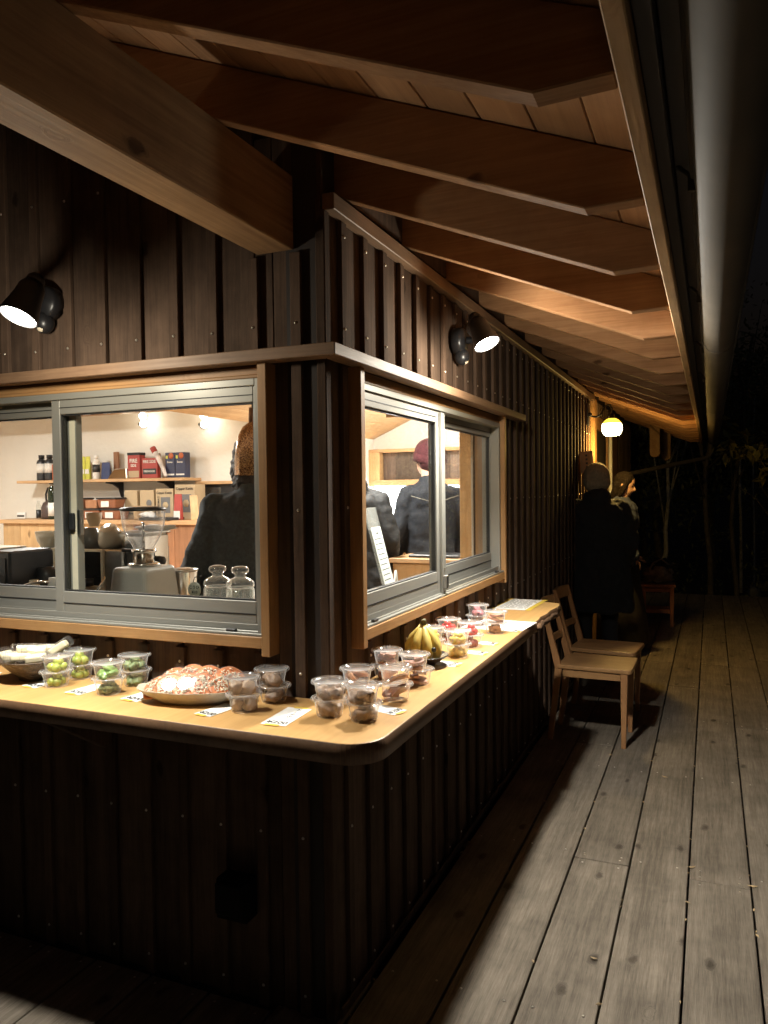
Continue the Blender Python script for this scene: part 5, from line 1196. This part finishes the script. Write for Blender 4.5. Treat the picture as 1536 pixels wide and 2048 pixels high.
def person(loc, rz, H, label, coat, coat_name, coat_len, head_turn=0, lean=0, hat=None, hair=None, hood=False, arms=None, legs='trouser', bulk=1.0, longhair=False, skirt=None, head_pitch=0, cuff=.93, hats=1.0, hemw=1.0):
    k = H/1.72
    root = empty('person', loc, rz); root.scale = (k, k, k); tag(root, label, 'person')
    S = lambda x, y, z: (x, y+lean*max(0, z-.9), z)
    arms = arms or {s: (S(s*.19, 0, 1.40), S(s*.245, -.02, 1.12), S(s*.20, .14, .93)) for s in (-1, 1)}
    neck = S(0, .0, 1.46); hc = Vector(S(0, .025, 1.605))
    Hm = Matrix.Translation(hc)@Matrix.Rotation(head_turn, 4, 'Z')@Matrix.Rotation(head_pitch, 4, 'X')
    # body, one skin
    b = MB()
    b.ball(S(0, 0, .95), (.155, .105, .12)); b.ball(S(0, 0, 1.12), (.135, .095, .16)); b.ball(S(0, -.01, 1.28), (.15, .095, .14)); b.ball(S(0, -.01, 1.375), (.145, .07, .055))
    cap(b, neck, tuple(hc+Vector((0, -.015, -.06))), .056, .054)
    b.ball((0, -.008, .02), (.076, .095, .098), 22, 16, Hm); b.ball((0, .03, -.04), (.056, .058, .068), 20, 12, Hm); b.ball((0, .052, -.078), (.03, .026, .024), 12, 8, Hm)
    b.tube([(0, .078, .015), (0, .094, -.012), (0, .104, -.030), (0, .088, -.038)], [.008, .010, .014, .010], 8, True, Hm)
    for s in (-1, 1):
        b.ball((s*.077, -.004, -.012), (.012, .022, .032), 10, 8, Hm)
        sh_, el, wr_ = arms[s]; sh_ = (sh_[0]*.84, sh_[1], sh_[2]-.04)
        cap(b, sh_, el, .046, .038); cap(b, el, wr_, .038, .026)
        d = (Vector(wr_)-Vector(el)).normalized(); sd = Vector((1, 0, 0)); sd = (sd-d*sd.dot(d)).normalized(); up = sd.cross(d)
        pc = Vector(wr_)+d*.045
        for q in range(4):
            off = sd*(-.026+.0175*q); base = pc+off+d*.03; L_ = (.036, .043, .040, .031)[q]
            b.tube([Vector(wr_)+off*.6+d*.01, base], [.013, .0105], 8); p1 = base+d*L_*.9-up*.012*s; p2 = p1+d*L_*.6-up*.022*s
            b.tube([base, p1, p2], [.0098, .009, .0075], 8)
        th_ = Vector(wr_)+sd*s*-.028+d*.03; b.tube([Vector(wr_)+d*.005, th_, th_+d*.035-up*.02*s, th_+d*.055-up*.035*s], [.014, .0125, .0105, .008], 8)
        cap(b, (s*.095, 0, .90), (s*.10, .015, .50), .085, .055); cap(b, (s*.10, .015, .50), (s*.105, -.01, .09), .052, .035)
        b.ball((s*.105, .05, .045), (.04, .11, .04))
    organic(b, 'body', M['skin'], root, .0085, 3)
    # eyes, mouth
    for s in (-1, 1):
        MB().ball((s*.030, .072, .006), (.011, .009, .007), 10, 8, Hm).build('eye', M['eye'], root)
        MB().tube([(s*.044, .073, .026), (s*.03, .082, .031), (s*.016, .083, .027)], [.0022, .003, .0025], 6, True, Hm).build('eyebrow', M['hair'], root)
    MB().tube([(-.02, .074, -.056), (-.008, .083, -.053), (.008, .083, -.053), (.02, .074, -.056)], [.002, .0055, .0055, .002], 8, True, Hm).build('mouth', M['lip'], root)
    # trousers, shoes
    if legs:
        t = MB()
        for s in (-1, 1): cap(t, (s*.09, 0, .88), (s*.10, .012, .50), .100, .072); cap(t, (s*.10, .012, .50), (s*.105, -.01, .11), .070, .058)
        t.ball((0, 0, .93), (.165, .12, .12)); organic(t, 'trousers', M['trouser'], root, .014, 4, .012, .09)
    for s in (-1, 1):
        f = MB(); f.ball((s*.105, .045, .05), (.052, .135, .048)); f.ball((s*.105, -.03, .08), (.05, .06, .06)); organic(f, 'shoe', M['shoe'], root, .010, 4)
    # coat
    c = MB(); w = bulk
    zb = coat_len
    sh_m = Matrix(((1, 0, 0, 0), (0, 1, lean, -.9*lean), (0, 0, 1, 0), (0, 0, 0, 1)))
    hem = .19*w*(1+.25*max(0, 1.0-zb))*hemw
    c.lathe([(0, 1.475), (.06, 1.472), (.10*w, 1.45), (.15*w, 1.425), (.178*w, 1.38), (.19*w, 1.30), (.188*w, 1.18), (.178*w, 1.08), (.186*w*(.5+.5*hemw), .98), (hem, zb+.02), (hem*.96, zb), (0, zb+.03)], 36, sh_m, 1, .74)
    for s in (-1, 1):
        sh_, el, wr_ = arms[s]
        cap(c, (sh_[0]*.86, sh_[1], sh_[2]-.035), el, .072*w, .064*w); cap(c, el, tuple(Vector(el).lerp(Vector(wr_), cuff)), .064*w, .054*w)
    if hood: c.ball(S(0, -.085, 1.47), (.12, .085, .085)); c.ball(S(0, -.03, 1.465), (.10, .085, .05))
    else: c.tube([S(0, -.005, 1.42), S(0, 0, 1.49)], [.095, .075], 18)
    organic(c, coat_name, coat, root, .012, 5, .045, .11)
    if hat:
        Hm = Hm@Matrix.Scale(hats, 4); h = MB(); h.ball((0, -.012, .038), (.090, .108, .098), 24, 16, Hm@Matrix.Rotation(R(8), 4, 'X')); h.ball((0, -.035, -.005), (.088, .088, .075), 20, 12, Hm); organic(h, 'knit_hat', hat, root, .009, 3, .004, .02)
        cu = MB(); cu.lathe([(.084, -.03), (.093, -.03), (.095, -.005), (.093, .022), (.084, .022)], 32, Hm@Matrix.Translation((0, -.014, .012))@Matrix.Rotation(R(10), 4, 'X'), .98, 1.16); cu.build('hat_cuff', hat, root)
    if hair:
        h = MB(); h.ball((0, -.018, .035), (.086, .098, .093), 22, 14, Hm); h.ball((0, -.045, -.02), (.084, .072, .085), 20, 12, Hm)
        if longhair:
            for s in (-1, 1): h.tube([Vector((s*.062, .025, .05)), Vector((s*.078, .012, -.01)), Vector((s*.078, .0, -.08)), Vector((s*.07, -.01, -.14))], [.02, .026, .026, .014], 10, True, Hm)
            h.ball((0, -.06, -.10), (.085, .05, .10), 18, 10, Hm)
        organic(h, 'hair', hair, root, .009, 3, .03 if hair is M['curly'] else .010, .03 if hair is M['curly'] else .05)
    if skirt:
        q = MB(); q.lathe([(0, 1.0), (.15, .99), (.22, .8), (.30, .4), (.35, .10), (.34, .10), (0, .5)], 40, None, 1, .8, True, wob=lambda a, z: 1+.05*math.sin(9*a)*(1-z)); q.build('long_skirt', skirt, root)
    return root
person((-1.16, 1.44, 0), R(33), 1.72, 'dark curly haired person in charcoal wool coat, back turned beside the copper shade', M['coat_char'], 'wool_coat', .72, R(-10), .03, hair=M['curly'], bulk=1.12, longhair=True,
       cuff=1.95, hemw=1.25, arms={-1: ((-.21, 0, 1.40), (-.255, .0, 1.15), (-.30, .02, 1.01)), 1: ((.21, 0, 1.40), (.25, .03, 1.14), (.24, .16, .93))})
person((-1.23, 2.76, 0), R(15), 1.72, 'person in black padded hooded jacket partly hidden behind the corner post', M['coat_black'], 'padded_jacket', .80, 0, .03, hair=M['hair'], hood=True, bulk=1.22)
p3 = person((-.88, 3.30, 0), R(36), 1.78, 'man in maroon beanie and navy denim jacket with his back to the window', M['denim'], 'denim_jacket', .78, R(28), .0, hat=M['beanie'], bulk=.92, hats=1.12)
for s in (-1, 1):
    mb = MB(); mb.tube([(s*.165, -.125, 1.36), (s*.08, -.137, 1.335), (0, -.142, 1.31)], .0028, 6); mb.build('yoke_stitching', M['stitch'], p3)
person((.15, 4.20, 0), R(10), 1.60, 'person in beige knit hat and black coat standing close to the wall', M['coat_dark'], 'black_coat', .55, 0, .0, hat=M['beige'], bulk=1.42, hats=1.2, hood=True)
person((.200, 5.25, 0), R(-86), 1.58, 'young woman in dark jacket and long brown skirt, face lit by the wall lamp', M['coat_navy'], 'navy_jacket', .82, R(-8), .05, hair=M['hair'], longhair=True, skirt=M['coat_brown'], bulk=1.2, head_pitch=R(-16))

# ================================================================== GARDEN
rg = random.Random(21)
def leafset(n, cent, spread, size, seed, droop=.3):
    r_ = random.Random(seed); mb = MB()
    cl = [(Vector(cent)+Vector([(r_.random()*2-1)*spread[i]*(r_.random()**.3) for i in range(3)])) for _ in range(max(4, n//14))]
    for k in range(n):
        c = r_.choice(cl)+Vector((r_.gauss(0, 1), r_.gauss(0, 1), r_.gauss(0, .7)))*spread[0]*.17
        s = size*r_.uniform(.6, 1.2); Mx = Matrix.Translation(c)@Matrix.Rotation(r_.uniform(0, 6.28), 4, 'Z')@Matrix.Rotation(r_.gauss(droop, .5), 4, 'Y')@Matrix.Rotation(r_.gauss(0, .4), 4, 'X')
        P = [(0, 0, 0), (s*.45, s*.19, -.03*s), (s, 0, -.12*s), (s*.45, -s*.19, -.03*s), (s*.45, 0, -.09*s)]
        mb.add([Mx@Vector(p_) for p_ in P], [(0, 4, 1), (1, 4, 2), (2, 4, 3), (3, 4, 0)])
    return mb
def tree(x, y, trunk_pts, rad, crown, spread, n, size, label, barkm, leafm, seed, group='trees in the dark beyond the deck'):
    r_ = empty('tree', (x, y, -.45)); tag(r_, label, 'tree', group)
    t = MB(); t.tube(trunk_pts, rad, 9); rr = random.Random(seed)
    for k in range(7):
        i = rr.randrange(len(trunk_pts)//2, len(trunk_pts)); a = Vector(trunk_pts[i]); b = Vector(crown)+Vector([(rr.random()*2-1)*spread[j]*.8 for j in range(3)])
        mid = a.lerp(b, .5)+Vector((0, 0, .1)); t.tube([a, mid, b], [rad[i]*.5, rad[i]*.3, .004], 6)
    t.build('trunk', barkm, r_); c = leafset(n, crown, spread, size, seed, .35); o = c.build('crown', leafm, r_); return r_
def tp(h, wob, seed, n=9):
    rr = random.Random(seed); return [(wob*math.sin(i*.9+seed)*(i/n)+rr.uniform(-.01, .01), wob*math.cos(i*.7+seed*2)*(i/n), h*i/(n-1)) for i in range(n)]
def rd(r0, r1, n=9): return [r0+(r1-r0)*i/(n-1) for i in range(n)]
tree(.93, 9.9, tp(3.4, .12, 1), rd(.045, .02), (.1, 0, 3.3), (.9, .8, .7), 900, .11, 'slim pale trunked tree in the middle of the dark garden', M['bark'], M['leaf'], 31)
tree(1.28, 10.2, tp(3.6, .15, 2), rd(.04, .018), (.1, 0, 3.4), (1, .9, .8), 900, .11, 'slim tree just right of the pale trunked tree', M['bark'], M['leaf'], 32)
tree(.34, 9.75, [(.03, 0, 0), (.01, 0, .4), (-.03, 0, .7), (.03, 0, 1.0), (.02, 0, 1.3), (.06, 0, 1.7), (.05, 0, 2.2), (.1, 0, 2.9), (.12, 0, 3.5)], rd(.045, .015), (0, 0, 3.3), (.9, .8, .6), 800, .11, 'crooked thin trunk rising beside the stool', M['palebark'], M['leaf'], 33)
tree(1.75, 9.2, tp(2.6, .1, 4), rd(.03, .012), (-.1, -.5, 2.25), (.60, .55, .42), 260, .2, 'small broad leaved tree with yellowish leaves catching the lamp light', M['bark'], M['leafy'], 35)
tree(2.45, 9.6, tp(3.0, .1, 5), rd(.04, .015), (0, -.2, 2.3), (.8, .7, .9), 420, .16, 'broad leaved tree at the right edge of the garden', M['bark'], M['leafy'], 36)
def pale(x, y, h, lab, r):
    r_ = empty('tree', (x, y, -.3)); tag(r_, lab, 'tree', 'trees in the dark beyond the deck'); MB().tube(tp(h, .03, 6), rd(r, r*.6), 9).build('trunk', M['palebark'], r_); leafset(500, (0, 0, h), (.9, .8, .7), .12, 66).build('crown', M['leaf'], r_)
pale(1.40, 12.0, 3.3, 'white barked thin trunk, left of a close pair', .028); pale(1.60, 12.1, 3.3, 'white barked thin trunk, right of a close pair', .018)
for k, (x, y, h) in enumerate([(-1.2, 12, 4), (-.2, 13.5, 4.6), (1.0, 14.5, 4.4), (2.6, 13, 4.8), (4.2, 14, 4.6), (3.6, 10.5, 3.8), (6, 12, 5), (0.2, 11.4, 3.4), (5.2, 9.5, 4.2), (7.5, 16, 6), (-3, 15, 6), (1.8, 17, 6.5)]):
    nm = ['far left behind the cafe corner', 'behind the crooked trunk', 'behind the slim pair of trunks', 'behind the white barked pair', 'deep in the right of the garden', 'near the right photo edge', 'far right past the deck', 'low and bushy near the deck end', 'right of the deck, out in the dark', 'tall at the far right back', 'tall behind the cafe roof', 'tall at the centre back'][k]
    tree(x, y, tp(h*.8, .2, 7+k), rd(.07, .03), (0, 0, h*.62), (1.3, 1.1, h*.36), 1500, .13, f'dark leafy tree {nm}', M['bark'], M['leaf'], 40+k)
ug = MB()
for k in range(90):
    x = rg.uniform(-1.5, 5.5); y_ = rg.uniform(9.5, 13.5); q = leafset(34, (x, y_, -.25+rg.uniform(0, .9)*(y_ > 10.2)), (.40, .35, .3), .10, 100+k); ug.add(q.v, q.f)
uo = ug.build('undergrowth', M['leaf']); tag(uo, 'low leafy undergrowth between the trunks past the deck end', 'undergrowth', kind='stuff')
for i, (x, y_, a, b, h, lab) in enumerate([(.62, 9.62, .09, .05, .16, 'small pale grey stone block just past the deck, right of the stool'), (.95, 9.95, .07, .06, .14, 'rough grey stone at the foot of the pale trunk'), (2.15, 12.2, .5, .12, .24, 'long low grey stone ledge at the right among the trees'), (1.55, 11.2, .12, .1, .2, 'rough stone near the white barked trunks')]):
    mb = MB(); mb.ball((0, 0, h/2), (a, b, h/2), 16, 10, jit=.5, seed=i+3) if i else mb.box(-a, a, -b, b, 0, h)
    o = mb.build('stone', M['stone'], None, .01 if not i else 0, (x, y_, -.30), (0, 0, .2*i)); tag(o, lab, 'stone')
